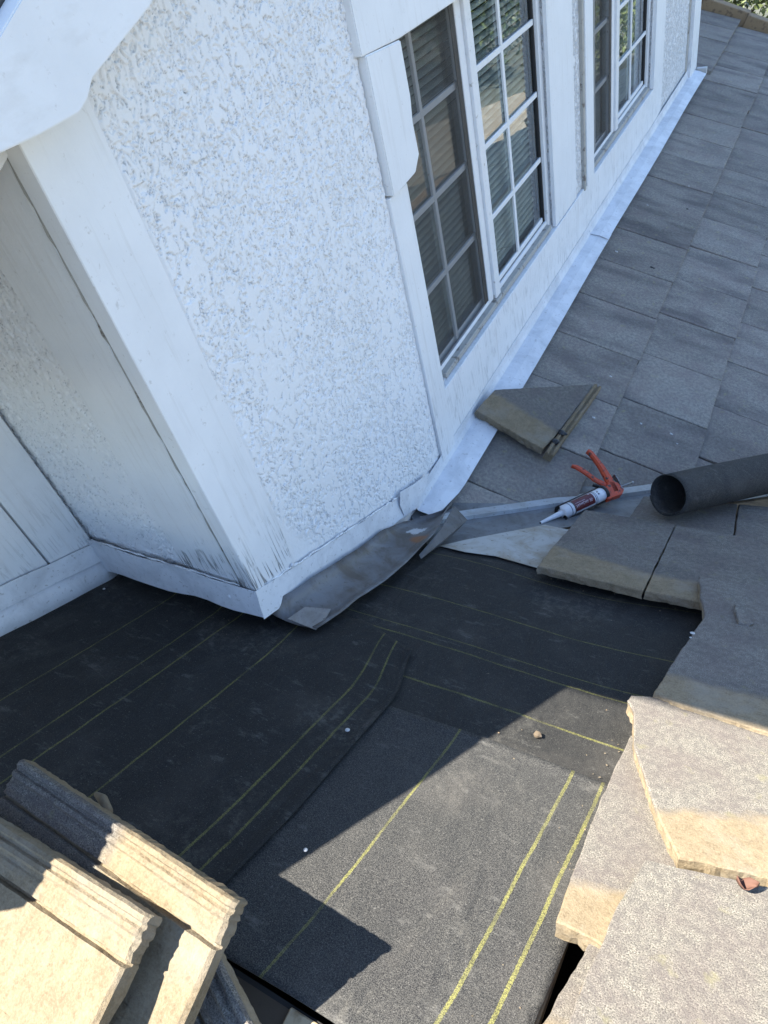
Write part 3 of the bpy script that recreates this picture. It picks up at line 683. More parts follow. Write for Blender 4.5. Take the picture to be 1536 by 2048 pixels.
felt('felt_sheet', 'felt sheet with long yellow lines lying half in sun', (.30, .972), (.035, .612), .008, 'x',
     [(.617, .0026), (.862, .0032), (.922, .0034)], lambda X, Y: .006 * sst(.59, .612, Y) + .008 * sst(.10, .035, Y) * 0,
     lambda X, Y: (X + .05 * (Y - .35) - .012 * sst(.16, .0, Y), Y + .003 * np.sin(X * 11)), 1.15, 2, .8)  # felt colour lightened for the sun on this sheet
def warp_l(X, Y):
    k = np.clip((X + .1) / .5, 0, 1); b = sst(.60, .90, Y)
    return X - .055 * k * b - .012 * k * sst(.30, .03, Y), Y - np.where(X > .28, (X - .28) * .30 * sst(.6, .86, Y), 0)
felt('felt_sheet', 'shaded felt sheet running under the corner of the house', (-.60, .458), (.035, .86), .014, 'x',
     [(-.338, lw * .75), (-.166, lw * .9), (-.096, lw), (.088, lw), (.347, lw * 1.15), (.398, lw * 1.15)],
     lambda X, Y: .010 * sst(.43, .458, X) * (.4 + .6 * np.sin(Y * 9) ** 2) + .05 * sst(.70, .86, Y) * sst(.0, -.25, X), warp_l, 0.44, 3, .62)  # darkest felt colour, standing in for deep shade

# ================================================================== valley metal, bent pan, loose flashings
vd = np.array([1, 1, -S]) / math.sqrt(2 + S * S)          # valley runs down this way
def valley(name, prof, t0, t1, mat, label):
    """prof: (offset across plan, height above valley line)"""
    rows = []
    for t in np.linspace(t0, t1, 30):
        o = np.array([0, Y0, zU(0)]) + t * np.array([1, 1, -S])
        r = []
        for q, h in prof:
            p = o + np.array([-q, q, 0]) * .7071
            p[2] += h + (S * (q * .7071) if q > 0 else S * (-q * .7071)); r.append(p)
        rows.append(r)
    o = solid(grid_mesh(name, np.array(rows), mat, None, None, None, False), .0016); return tag(recenter(o), label, 'flashing')
RIBV = [(-.082, .004), (-.076, .026), (-.034, .030), (-.030, .008)]
VF = valley('valley_flashing', [(-.24, .004), (-.10, .004), (.09, .004), (.22, .004)], .0, 2.6, MT['valley'], 'grey metal valley flashing with a raised centre rib between two roof slopes')
rows = []
for t in np.linspace(.02, 2.6, 30):
    o_ = np.array([0, Y0, zU(0)]) + t * np.array([1, 1, -S])
    rows.append([o_ + np.array([-q, q, 0]) * .7071 + np.array([0, 0, h + S * .7071 * abs(q)]) for q, h in RIBV])
solid(grid_mesh('centre_rib', np.array(rows), MT['rib'], VF, None, None, False), .0016)
# dusty under-pan showing between the rib and the felt
pp = [at(p, LP(.012)) for p in ((880, 1092), (930, 1080), (1090, 1050), (1140, 1060), (1120, 1140), (1075, 1136), (990, 1112), (930, 1104))]
o = pyd('metal_pan', [tuple(p) for p in pp], [tuple(range(len(pp)))], MT['dusty']); solid(o, .0015)
tag(recenter(o), 'dusty pale sheet of metal beside the valley rib', 'flashing')
# twisted pan flashing hanging off the corner
inn = [((528, 1214), .090), ((600, 1172), .105), ((700, 1104), .10), ((760, 1066), .085), ((800, 1044), .06), ((848, 1034), .055), ((898, 1014), .098)]
out = [((638, 1262), .022), ((672, 1238), .030), ((735, 1188), .045), ((790, 1150), .052), ((835, 1108), .060), ((875, 1062), .078), ((906, 1006), .105)]
A_ = [at(p, LP(h)) for p, h in inn]; Z_ = [at(p, LP(h)) for p, h in out]
def dens(Q, n):
    Q = np.array(Q); d = np.r_[0, np.cumsum(np.linalg.norm(np.diff(Q, axis=0), axis=1))]; t = np.linspace(0, d[-1], n)
    R_ = np.stack([np.interp(t, d, Q[:, k]) for k in range(3)], 1)
    for _ in range(3): R_[1:-1] = (R_[:-2] + 2 * R_[1:-1] + R_[2:]) / 4
    return R_
A_, Z_ = dens(A_, 30), dens(Z_, 30); T_ = np.linspace(0, 1, 12)
P_ = A_[:, None] + (Z_ - A_)[:, None] * T_[None, :, None]
P_[:, :, 2] -= .030 * np.sin(np.pi * T_ ** .6)[None] * (1 - .5 * np.linspace(0, 1, 30)[:, None]); P_[:, :, 2] += .010 * (T_[None] > .9)
P_[:, :, 2] += .018 * (fb(P_[:, :, 0] * 9, P_[:, :, 1] * 9, 3, 2) - .5) + .006 * np.abs(fb(P_[:, :, 0] * 26, P_[:, :, 1] * 20, 2, 6) - .5); P_[:, :, 0] += .010 * (fb(P_[:, :, 1] * 11, P_[:, :, 0] * 4, 2, 12) - .5) * T_[None]
gmat, nt, bs = newmat('bent_pan_metal'); v = coords(nt)
n1 = noise(nt, v, 10, 6, .65, .6); n2 = noise(nt, v, 70, 4)
c_ = mix(nt, ramp(nt, n1, (.40, 0), (.62, .9)), (.15, .152, .16), (.085, .070, .056))
c_ = mix(nt, ramp(nt, n2, (.60, 0), (.70, .6)), c_, (.07, .06, .05))
def spot(nt, v, c, r0, r1, wob=.03):
    d = N(nt, 'ShaderNodeVectorMath', operation='DISTANCE'); L(nt, v, d.inputs[0]); d.inputs[1].default_value = tuple(c)
    dd = math_(nt, 'ADD', d.outputs['Value'], math_(nt, 'MULTIPLY', math_(nt, 'SUBTRACT', noise(nt, v, 40, 4, .7), .5), wob))
    return ramp(nt, math_(nt, 'MULTIPLY', dd, 10.0), (r0 * 10, 1), (r1 * 10, 0))
flat = P_.reshape(-1, 3); ctr = np.array([(flat[:, 0].min() + flat[:, 0].max()) / 2, (flat[:, 1].min() + flat[:, 1].max()) / 2, flat[:, 2].min()])
q1 = at((832, 1052), LP(.075)) - ctr; q2 = at((838, 1075), LP(.07)) - ctr
c_ = mix(nt, spot(nt, v, q2, .022, .038), c_, (.20, .085, .03)); c_ = mix(nt, spot(nt, v, q1, .030, .038, .06), c_, (.50, .51, .52))
L(nt, c_, bs.inputs['Base Color']); bs.inputs['Metallic'].default_value = .25; bs.inputs['Roughness'].default_value = .5; bump(nt, bs, n1, .003)
o = grid_mesh('pan_flashing', P_, gmat, None, None, None, True); solid(o, .0018); tag(recenter(o), 'twisted grey metal flashing peeling away from the foot of the stucco corner', 'flashing')
pp = [at(p, LP(h)) for p, h in (((575, 1238), .055), ((610, 1214), .062), ((662, 1218), .05), ((655, 1232), .045), ((632, 1260), .03))]
o = pyd('flashing_scrap', [tuple(p) for p in pp], [tuple(range(5))], MT['galv']); solid(o, .0015); tag(recenter(o), 'small folded metal scrap at the low end of the twisted flashing', 'flashing')
pp = [at(p, LP(h)) for p, h in (((880, 1060), .075), ((908, 1012), .10), ((935, 1040), .06), ((900, 1075), .03), ((842, 1118), .03), ((838, 1110), .04))]
o = pyd('flashing_scrap', [tuple(p) for p in pp], [tuple(range(6))], MT['galvdark']); solid(o, .0015); tag(recenter(o), 'dark metal strip tucked under the high end of the twisted flashing', 'flashing')

# ================================================================== tiled slope below the windows
TW, TE, TL = .360, .350 * NN, .46
def clip(poly, f):
    out = []
    for i in range(len(poly)):
        a, b = poly[i - 1], poly[i]; fa, fb_ = f(a), f(b)
        if (fa >= 0) != (fb_ >= 0): t = fa / (fa - fb_); out.append((a[0] + (b[0] - a[0]) * t, a[1] + (b[1] - a[1]) * t))
        if fb_ >= 0: out.append(b)
    return out
fulls = [slab_mesh('roof_tile', [(-TL, .0028), (0, .0028), (0, TW - .0028), (-TL, TW - .0028)], .034, .03, [.0008, .0016, .0008, .0008], 5 + q, fr=.002) for q in range(6)]
VCUT = 1.410                                              # tiles are sawn off along y = x + VCUT
k_ = 0
for ci, xb in enumerate((-.21, .14, .49, .84, 1.19, 1.54, 1.89, 2.24, 2.59)):
    ph = {-.21: 2.73, .14: 2.95, .49: 2.84, .84: 2.95, 1.19: 2.80, 1.54: 2.95}.get(xb, 2.8 + .1 * (ci % 2))
    for j in range(-4, 16):
        y = ph + j * TW
        if y > 7.7: continue
        if xb < .2 and y < 6.45: continue
        if y + TW < xb - TL + VCUT: continue
        rr = random.Random(ci * 100 + j)
        tilt = math.atan(.030 / (TE)) + rr.uniform(-.005, .005)
        ex = EXU * math.cos(tilt) + EZU * math.sin(tilt); ez = EZU * math.cos(tilt) - EXU * math.sin(tilt)
        org = np.array([xb, y, -S * xb]) + EZU * (.004 + rr.uniform(-.002, .003)) + EXU * rr.uniform(-.005, .005)
        poly = [(-TL, .0028), (0, .0028), (0, TW - .0028), (-TL, TW - .0028)]
        if xb == .49: poly = [(max(p[0], -(xb - .03) * NN), p[1]) for p in poly]
        f = lambda p: (y + p[1]) - (xb + p[0] / NN) - VCUT
        g = lambda p: 7.96 - (y + p[1])
        pc = clip(clip(poly, f), g)
        if len(pc) < 3 or abs(area(pc)) < .004: continue
        cut = abs(area(pc) - TL * (TW - .0056)) > 1e-4
        me = slab_mesh('roof_tile', pc, .030, .02, .0015, ci * 50 + j) if cut else fulls[rr.randrange(6)]
        o = link('roof_tile', me, None, roof, frame(org, ex, EYU, ez))
        tprops(o, None, rr.uniform(1.15, 1.5), rr.uniform(.2, .6), 0.0)  # tone raised to brighten tiles that lie in shade
# verge boards at the far end
vb = empty('verge_trim', (0.2, 8.0, -.1), 'weathered tan verge trim along the far end of the roof', 'roof trim')
mwU = frame(np.array([0, 0, 0.0]), EXU, EYU, EZU)
for a, b, y, z in ((-1.1, -.16, 8.06, .075), (-.22, .20, 7.985, .062), (.19, .62, 7.965, .052), (.60, 1.05, 7.97, .05), (1.03, 1.5, 7.965, .052), (1.48, 2.0, 7.97, .05)):
    box('trim_board', (a, y, -.08), (b, y + .10, z), MT['wood'], vb, .006, mwU)
# ================================================================== tiles still on the stripped slope, and loose ones
def T(*a, label, cat='roof tile', group=None, **k):
    o = px_tile('roof_tile', *a, **k); return tag(o, label, cat, group)
T([(1170, 1019), (1350, 1050), (1286, 1181), (1075, 1132), (1085, 1118)], LP(.062), AXL, tan=((1095, 1088), (1300, 1148), (1180, 1150)), rough=.0012, seed=1, label='grey tile with bare tan strip, nearest the caulking gun nozzle', tone=.88, streak=.2)
T([(1352, 1050), (1640, 1100), (1640, 1255), (1415, 1206), (1290, 1182)], LP(.062), AXL, tan=((1300, 1148), (1420, 1170), (1340, 1180)), rough=.0012, seed=2, label='grey tile right of the tile by the gun nozzle, purplish stain', tone=.88, streak=.3)
T([(1288, 992), (1475, 1008), (1464, 1090), (1240, 1060), (1262, 1030)], LP(.036), AXL, rough=.001, seed=3, label='tile lying flat under the open end of the felt roll', tone=.82, streak=.3)
T([(1478, 1008), (1650, 1025), (1650, 1125), (1467, 1090)], LP(.036), AXL, rough=.001, seed=4, label='tile under the middle of the felt roll at the right edge', tone=.85, streak=.3)
T([(1398, 1152), (1640, 1190), (1640, 1300), (1480, 1262), (1405, 1245), (1409, 1228), (1400, 1195)], LP(.086), AXL, rough=.0025, seed=5, label='grey tile with a broken left corner above the tile with white paint dots', tone=.95, streak=.1)
T([(1470, 1208), (1476, 1204), (1508, 1245), (1498, 1250), (1476, 1246)], LP(.096), AXL, thick=.012, rough=.002, seed=6, step=.006, label='small chip of tile lying on the broken grey tile', cat='tile chip', tone=1.0)
T([(1408, 1233), (1480, 1248), (1660, 1290), (1660, 1508), (1536, 1465), (1345, 1403), (1308, 1386), (1345, 1325)], LP(.092), AXL, thick=.034, rough=.0012, tan=((1320, 1345), (1536, 1400), (1400, 1400)), seed=7, step=.008, fr=.0026, label='shaded tile with white paint dots and a sunlit broken edge', tone=1.0, streak=.25)
T([(1112, 1842), (1140, 1762), (1200, 1600), (1262, 1470), (1480, 1500), (1420, 1800), (1330, 1930), (1212, 1896), (1190, 1880)], LP(.052), AXL, thick=.034, rough=.0009, tan=((1138, 1768), (1245, 1782), (1180, 1830)), seed=8, step=.01, fr=.0026, label='sunlit tile with square tan head corner against the felt', tone=.69)  # sunlit tiles get a lower tone than the shaded ones
T([(1255, 1400), (1262, 1390), (1300, 1392), (1660, 1480), (1660, 1830), (1536, 1756), (1400, 1722), (1358, 1716), (1320, 1640), (1268, 1490), (1268, 1424)], LP(.082), AXL, thick=.032, rough=[.0006,.0006,.001,.001,.001,.0014,.0014,.0008,.0005,.0005,.0006], tan=((1330, 1622), (1536, 1640), (1430, 1700)), seed=9, step=.008, fr=.003, label='cut tile with diagonal left edge lying on top in the sun', tone=.71)
T([(1290, 1718), (1660, 1800), (1660, 2500), (1180, 2400), (1105, 2120), (1165, 1970), (1235, 1810)], LP(.088), AXL, thick=.03, rough=.0012, seed=10, step=.012, label='large sunlit tile filling the bottom right corner', tone=.71)
T([(1188, 1872), (1240, 1880), (1300, 2200), (1030, 2200), (1085, 2046)], LP(.040), AXL, thick=.032, rough=.0015, tan=((1100, 2040), (1160, 2060), (1100, 2120)), seed=11, step=.012, label='sunlit tile showing as a narrow wedge beside the dark gap', tone=.69)

# ---- tiles with interlocking ribs on one long side
def rib_mesh(name, length, width, ribs, thick, seed, seg=70, cut=None, rough=.003):
    """length along x (0..length), width along y (0 at the ribbed side .. -width)"""
    prof = ribs + [(-width * .5, 0), (-width, 0)]; rnd = np.random.RandomState(seed)
    n = len(prof); xs = np.linspace(0, length, seg + 1); V = []
    for i, x in enumerate(xs):
        e = (i == 0) or (i == seg)
        for j, (y, z) in enumerate(prof):
            wv_ = float(fb(np.array([x * 38.0 + j * 3.1]), np.array([j * 7.7 + seed]), 3, seed)[0]) - .5; wz_ = float(fb(np.array([x * 55.0 + j * 5.3]), np.array([j * 3.3 + seed]), 3, seed + 4)[0]) - .5
            V.append((x + (rnd.uniform(-1, 1) * rough * 1.6 if e else 0), y + wv_ * .0022, z + wz_ * .0022 - (.004 if e else 0)))
    m = len(V)
    for i, x in enumerate(xs):
        e = (i == 0) or (i == seg)
        for j, (y, z) in enumerate(prof):
            V.append((x + (rnd.uniform(-1, 1) * rough * 2.2 if e else 0), y + rnd.uniform(-1, 1) * .001, -thick + rnd.uniform(-1, 1) * .0015))
    F = []
    for i in range(seg):
        for j in range(n - 1):
            a = i * n + j; F.append((a, a + 1, a + n + 1, a + n)); F.append((m + a, m + a + n, m + a + n + 1, m + a + 1))
        a = i * n; F.append((a, a + n, m + a + n, m + a)); a = i * n + n - 1; F.append((a, m + a, m + a + n, a + n))
    for i in (0, seg):
        for j in range(n - 1): a = i * n + j; F.append((a, a + 1, m + a + 1, m + a))
    me = bpy.data.meshes.new(name); me.from_pydata(V, [], F); bm = bmesh.new(); bm.from_mesh(me)
    bmesh.ops.recalc_face_normals(bm, faces=bm.faces); bm.to_mesh(me); bm.free(); me.materials.append(MT['tile']); return me
RIBS = [(0, -.004), (-.003, .003), (-.009, .0045), (-.012, .0005), (-.016, -.001), (-.019, .003), (-.025, .004), (-.029, -.0005), (-.034, -.001), (-.037, .0), (-.043, .0005), (-.047, -.0005), (-.054, -.001), (-.0565, -.009), (-.0595, -.009), (-.062, 0), (-.09, .0008), (-.13, .0004), (-.18, 0), (-.24, .0004)]
def rib_tile(corner, along, pl, length, width, label, tan, tone, seed, roll=0.0, ribs=RIBS, thick=.026, group=None, pitch=0.0):
    """corner: pixel of the ribbed side's far end; along: pixel towards the other end"""
    a = at(corner, pl); b = at(along, pl); ez = Vector(pl[0]).normalized(); ex = Vector(a - b).normalized()
    ey = ez.cross(ex).normalized()
    if roll: q = Matrix.Rotation(roll, 3, ex); ey = q @ ey; ez = q @ ez
    if pitch: q = Matrix.Rotation(pitch, 3, ey); ex = q @ ex; ez = q @ ez
    org = Vector(a) - ex * length
    o = link('roof_tile', rib_mesh('roof_tile', length, width, ribs, thick, seed, rough=.0011), None, None, frame(org, ex, ey, ez))
    tprops(o, tan, tone, 0.0, 1.0); return tag(o, label, 'roof tile', group)
def lean(a, t): n_ = np.array([0, -t, 1.0]); return (n_, n_ @ a)
pS1 = lean(at((475, 1802), LP(.240)), .34); pS2 = lean(at((302, 1832), (np.array([0, 0, 1.0]), .818)), .22)
rib_tile((475, 1802), (45, 1520), pS1, .47, .34, 'lower of two ribbed tan tiles in the near stack, casting a long shadow', (-1, 0, -.25), .66, 21, group='ribbed tiles stacked in the near corner')
rib_tile((302, 1832), (0, 1641), pS2, .47, .34, 'topmost ribbed tan tile at the lower left corner', (-1, 0, -.10), .66, 22, group='ribbed tiles stacked in the near corner')
# more of the pile underneath, on the back slope
mb = rib_mesh('roof_tile', .46, .32, RIBS, .030, 30)
for k, (x, y, z, rz, lab) in enumerate(((.668, -.022, .662, -.42, 'ribbed tile poking out under the two stacked tan tiles'), (.50, -.095, .640, -.1, 'tile third from the bottom of the near pile'),
                                        (.51, -.105, .610, .02, 'tile second from the bottom of the near pile'), (.50, -.11, .578, -.04, 'lowest tile of the near pile on the back slope'))):
    ln = .46 if k else .15
    mw = Matrix.Translation((x, y, z)) @ Matrix.Rotation(rz, 4, 'Z') @ Matrix.Rotation(.20, 4, 'X') @ Matrix.Translation((-ln, 0, 0))
    o = link('roof_tile', mb if k else rib_mesh('roof_tile', ln, .22, RIBS[:-1], .026, 31, 24), None, None, mw); tprops(o, (-1, 0, .1 if k else -.3), .82, 0, 1); tag(o, lab, 'roof tile', 'ribbed tiles stacked in the near corner')
# lump of mortar stuck behind the stack
V, F = tube([at((192, 1588), LP(.16)), at((205, 1598), LP(.17)), at((215, 1625), LP(.17))], [.004, .008, .009], 10)
tag(recenter(pyd('mortar_lump', V, F, MT['mortar'], None, None, True)), 'small crust of mortar sticking out behind the ribbed tiles', 'mortar')

# broken tile lying on the tiled slope
RB2 = [(0, -.002), (-.004, .005), (-.010, .005), (-.014, -.001), (-.020, -.001), (-.024, .006), (-.031, .006), (-.036, -.004), (-.042, -.004), (-.046, 0)]
pl = UT(.055); axb = AXU
bt = empty('broken_tile', tuple(at((1080, 850), UT(.02))), 'broken grey tile with a tan edge and a blob of tar, lying by the flashing', 'roof tile')
o = px_tile('tile_body', [(952, 820), (990, 779), (1186, 768), (1182, 780), (1110, 872), (1087, 897), (1060, 884)], pl, AXU, thick=.034, rough=.0012, tan=((988, 785), (1110, 862), (1010, 840)), tone=.80, parent=bt, seed=12, step=.012, fr=.004)
a = at((1092, 905), pl); b = at((1190, 769), pl); ex = Vector(b - a).normalized(); ez = Vector(EZU); ey = ez.cross(ex)
me = bpy.data.meshes.new('rib_strip'); n = 10; Ls = np.linspace(0, np.linalg.norm(b - a), 16); V = []; rr = random.Random(4)
pr = [(.004, -.034), (.003, .002), (-.004, .006), (-.009, .004), (-.011, -.004), (-.017, -.004), (-.020, .005), (-.026, .006), (-.030, .002), (-.031, -.034)]
for l_ in Ls:
    for y, z in pr: V.append((l_ + rr.uniform(-.002, .002), y + rr.uniform(-.0012, .0012), z + rr.uniform(-.001, .001)))
F = [(i * n + j, i * n + (j + 1) % n, (i + 1) * n + (j + 1) % n, (i + 1) * n + j) for i in range(15) for j in range(n)] + [tuple(range(n)), tuple(range(15 * n, 16 * n))]
o = pyd('rib_strip', V, F, MT['tile'], bt, frame(a, ex, ey, ez)); tprops(o, (1, 0, 9), .75, 0, 1)
def blob(name, c, r, mat, parent, seed, sq=(1, 1, .5), axes=AXU):
    bm = bmesh.new(); bmesh.ops.create_icosphere(bm, subdivisions=3, radius=1); rr = np.random.RandomState(seed); ph = rr.rand(6) * 6
    for v_ in bm.verts:
        p = v_.co; k = 1 + .22 * math.sin(p.x * 3 + ph[0]) + .18 * math.sin(p.y * 4 + ph[1]) * math.cos(p.z * 3 + ph[2]) + .10 * math.sin(p.x * 8 + ph[3]) * math.sin(p.y * 7 + ph[4])
        q = p * k * r; v_.co = Vector((q.x * sq[0], q.y * sq[1], q.z * sq[2]))
    me = bpy.data.meshes.new(name); bm.to_mesh(me); bm.free(); return link(name, me, mat, parent, frame(c, *axes), True)
blob('tar_blob', at((1126, 866), UT(.062)), .015, MT['tar'], bt, 3, (1.2, .9, .55)); blob('tar_blob', at((1111, 882), UT(.062)), .014, MT['tar'], bt, 6, (.9, 1.1, .55))

# ================================================================== roll of felt
a = at((1335, 990), LP(.062 + .078)); b = at((1552, 942), LP(.062 + .080)); ax = Vector(b - a).normalized()
rollm = felt_mat('felt_roll', [], 1.0, 1.0)
up = Vector(EZL); sd = ax.cross(up).normalized(); up = sd.cross(ax); R0 = .078
seg = 56; turns = 1.35; Ls = np.linspace(0, .95, 30); rows = []
for k in range(int(seg * turns) + 1):
    q = 2 * math.pi * k / seg + 3.5; r = R0 - .006 * k / seg; row = []
    for i, l_ in enumerate(Ls):
        rr_ = r * (1 + .02 * math.sin(q * 2 + 1) + .012 * math.sin(q * 3 + l_ * 8)); dl = (.006 * math.sin(q + .6) if i == 0 else 0)
        row.append(Vector(a) + ax * (l_ + dl) + sd * math.cos(q) * rr_ + up * math.sin(q) * rr_ * .97)
    rows.append(row)
P_ = np.array([[tuple(p) for p in r] for r in rows])
uv = np.zeros(P_.shape[:2] + (2,)); o = grid_mesh('felt_roll', P_, rollm, None, uv, None, True); solid(o, .003)
tag(recenter(o), 'open-ended roll of black roofing felt lying on the grey tiles', 'felt roll')

# ================================================================== caulking gun and cartridge
hg = .062; plg = UT(hg)
tip = at((1081, 1046), plg); back = at((1204, 988), plg); ea = Vector(back - tip).normalized(); en = Vector(EZU); ep = en.cross(ea).normalized()
org = Vector(tip); GM = frame(org, ea, ep, en)
def gp(px):                                               # pixel -> (along, across) in the gun's own frame
    d = Vector(at(px, plg)) - org; return (d.dot(ea), d.dot(ep))
LN = (Vector(back) - org).length
def revolve(name, prof, mat, parent, seg=24, a0=0, a1=2 * math.pi, mw=GM):
    cl = abs(a1 - a0 - 2 * math.pi) < 1e-6; V = []; n = seg if cl else seg + 1
    for x, r in prof:
        for k in range(n): q = a0 + (a1 - a0) * k / seg; V.append((x, math.cos(q) * r, math.sin(q) * r))
    F = [(i * n + k, i * n + (k + 1) % n, (i + 1) * n + (k + 1) % n, (i + 1) * n + k) for i in range(len(prof) - 1) for k in range(n if cl else n - 1)]
    if cl: F += [tuple(range(n)), tuple(range((len(prof) - 1) * n, len(prof) * n))]
    return pyd(name, V, F, mat, parent, mw, True)
CR = .0255; c0 = LN - .205
ct = empty('sealant_cartridge', tuple(org + ea * (LN - .1) - en * CR), 'white and maroon sealant cartridge loaded in the orange gun', 'cartridge')
revolve('tube_body', [(c0, CR * .80), (c0 + .003, CR), (LN - .004, CR), (LN, CR * .94)], MT['tube_white'], ct, 32)
revolve('nozzle', [(0, .0045), (.004, .0055), (.045, .008), (c0 - .006, .011), (c0 + .002, .015)], MT['tube_white'], ct, 16)
revolve('nozzle_tip', [(-.003, .003), (.0035, .0052)], MT['gunblack'], ct, 12)
PHI = math.radians(100)
revolve('label_panel', [(c0 + .050, CR + .0004), (LN - .060, CR + .0004)], MT['maroon'], ct, 20, PHI - 1.05, PHI + 1.05)
for x0, x1, m in ((c0 + .030, c0 + .033, 'navy'), (c0 + .045, c0 + .0495, 'gunblack'), (LN - .055, LN - .052, 'navy'), (LN - .048, LN - .046, 'navy')):
    revolve('label_band', [(x0, CR + .0005), (x1, CR + .0005)], MT[m], ct, 24, PHI - 1.5, PHI + 1.5)
def wrap_text(txt, size, x, phi, mat, parent, name='lettering'):
    cu = bpy.data.curves.new(name, 'FONT'); cu.body = txt; cu.size = size; cu.resolution_u = 2; cu.extrude = 0
    to = bpy.data.objects.new(name, cu); COL.objects.link(to); dg = bpy.context.evaluated_depsgraph_get(); dg.update()
    me = bpy.data.meshes.new_from_object(to.evaluated_get(dg)); bpy.data.objects.remove(to); bpy.data.curves.remove(cu)
    for v_ in me.vertices:
        q = phi + v_.co.y / CR; r = CR + .0009; v_.co = Vector((x + v_.co.x, math.cos(q) * r, math.sin(q) * r))
    me.materials.clear(); me.materials.append(mat); return link(name, me, mat, parent, GM)
wrap_text('NovaLink 35', .0155, c0 + .054, PHI + .05, MT['print'], ct)
wrap_text('Construction Sealant', .0058, c0 + .054, PHI - .22, MT['print'], ct)
for k in range(2):
    s_ = revolve('label_mark', [(LN - .038 + k * .0, CR + .0006), (LN - .031, CR + .0006)], MT['gunblack' if k else 'navy'], ct, 4, PHI - .15 + k * -.38, PHI + .08 + k * -.38)
s_ = revolve('label_mark', [(LN - .075, CR + .0009), (LN - .066, CR + .0009)], MT['print'], ct, 4, PHI - .92, PHI - .65)

gun = empty('caulking_gun', tuple(org + ea * LN - en * CR), 'worn orange caulking gun lying on the roof between tile edges', 'caulking gun')
def bar(name, pts, w, t, mat, z=0.0, taper=None):
    """flat bar along 2-D points (gun plane), width w, thickness t, bevelled"""
    pts = [np.array(p, float) for p in pts]; V = []; n = len(pts)
    for i, p in enumerate(pts):
        d = pts[min(i + 1, n - 1)] - pts[max(i - 1, 0)]; d = d / np.linalg.norm(d); nv = np.array([-d[1], d[0]])
        ww = (taper[i] if taper else w) / 2; c = ww * .55; h = t / 2
        for s1, s2 in ((-ww, -h * .4), (-c, -h), (c, -h), (ww, -h * .4), (ww, h * .4), (c, h), (-c, h), (-ww, h * .4)): V.append((p[0] + nv[0] * s1, p[1] + nv[1] * s1, z + s2))
    F = [(i * 8 + k, i * 8 + (k + 1) % 8, (i + 1) * 8 + (k + 1) % 8, (i + 1) * 8 + k) for i in range(n - 1) for k in range(8)] + [tuple(range(8)), tuple(range((n - 1) * 8, n * 8))]
    return pyd(name, V, F, mat, gun, GM)
# cradle: two rods alongside the cartridge, front hook plate, rear collar
for s_ in (-1, 1):
    q = PHI + s_ * 1.75; y, z = math.cos(q) * (CR + .004), math.sin(q) * (CR + .004)
    V, F = tube([(c0 - .004, y, z), (LN, y, z)], .0035, 8); pyd('cradle_rod', V, F, MT['gunblack'], gun, GM, True)
revolve('front_ring', [(c0 - .007, CR + .004), (c0 - .001, CR + .006), (c0 + .0, CR * .70), (c0 - .006, CR * .66)], MT['gunblack'], gun, 22, PHI + 1.0, PHI + 5.2)
revolve('rear_collar', [(LN - .001, CR * .5), (LN - .001, CR + .004), (LN + .010, CR + .005), (LN + .016, CR * .85), (LN + .017, .008)], MT['gunblack'], gun, 28)
hx = [gp(p) for p in ((1206, 985), (1214, 1002), (1242, 992), (1246, 982), (1232, 968), (1215, 966))]
V = [(x, y, .013) for x, y in hx] + [(x, y, -.013) for x, y in hx]; n = len(hx)
o = pyd('housing', V, [tuple(range(n)), tuple(range(n, 2 * n))] + [(i, (i + 1) % n, n + (i + 1) % n, n + i) for i in range(n)], MT['orange'], gun, GM)
md = o.modifiers.new('soft', 'BEVEL'); md.width = .003; md.segments = 2
bar('handle', [gp(p) for p in ((1230, 986), (1218, 962), (1204, 938), (1192, 922), (1181, 908), (1174, 903))], .02, .022, MT['orange'], .002, [.034, .034, .028, .022, .021, .015])
bar('trigger', [gp(p) for p in ((1222, 975), (1205, 966), (1190, 958), (1177, 948), (1164, 939), (1153, 933), (1144, 931))], .015, .016, MT['orange'], -.004, [.026, .022, .019, .018, .020, .017, .008])
bar('trigger_link', [gp(p) for p in ((1187, 968), (1204, 973), (1212, 978))], .010, .014, MT['gunblack'], -.006)
bar('release_plate', [gp(p) for p in ((1226, 952), (1233, 962), (1239, 975), (1243, 984))], .005, .020, MT['gunsteel'], .004)
pr_ = [gp(p) for p in ((1236, 977), (1246, 973), (1254, 970), (1264, 967))]
V, F = tube([(x, y, .006) for x, y in pr_], .0034, 8); pyd('plunger_rod', V, F, MT['gunsteel'], gun, GM, True)
x, y = pr_[-1]; dome('rod_tip', GM @ Vector((x, y, .006)), en, .005, .006, MT['cap'], gun)

# ================================================================== timber at the ridge, debris
MT['ridge'] = plain('shaded_ridge_timber', (0.075, 0.055, 0.036), 0.9, 0, (0.06, 0.045, 0.03), 30)  # timber colour darkened to stand in for shade
rb = box('ridge_board', (-.6, -.035, .0), (3.0, .028, .563), MT['ridge'], None, .003); tag(recenter(rb), 'timber ridge board along the lower edge of the felt', 'board')
MT['offcut'] = plain('sunlit_ridge_timber', (0.36, 0.285, 0.18), 0.85, 0, (0.22, 0.16, 0.09), 25)  # lit copy of the ridge timber, sunlight put into the colour
o = box('wood_offcut', (.652, -.028, .5635), (1.30, .027, .572), MT['offcut'], None, .002); tag(recenter(o), 'sunlit stretch of the ridge board, added as a pale strip below the felt', 'board')
pp = at((1077, 1470), LP(.012)); tag(blob('pebble', pp, .0075, MT['pebble'], None, 2, (1.3, .9, .8), AXL), 'small brown pebble on the sunlit felt', 'pebble')
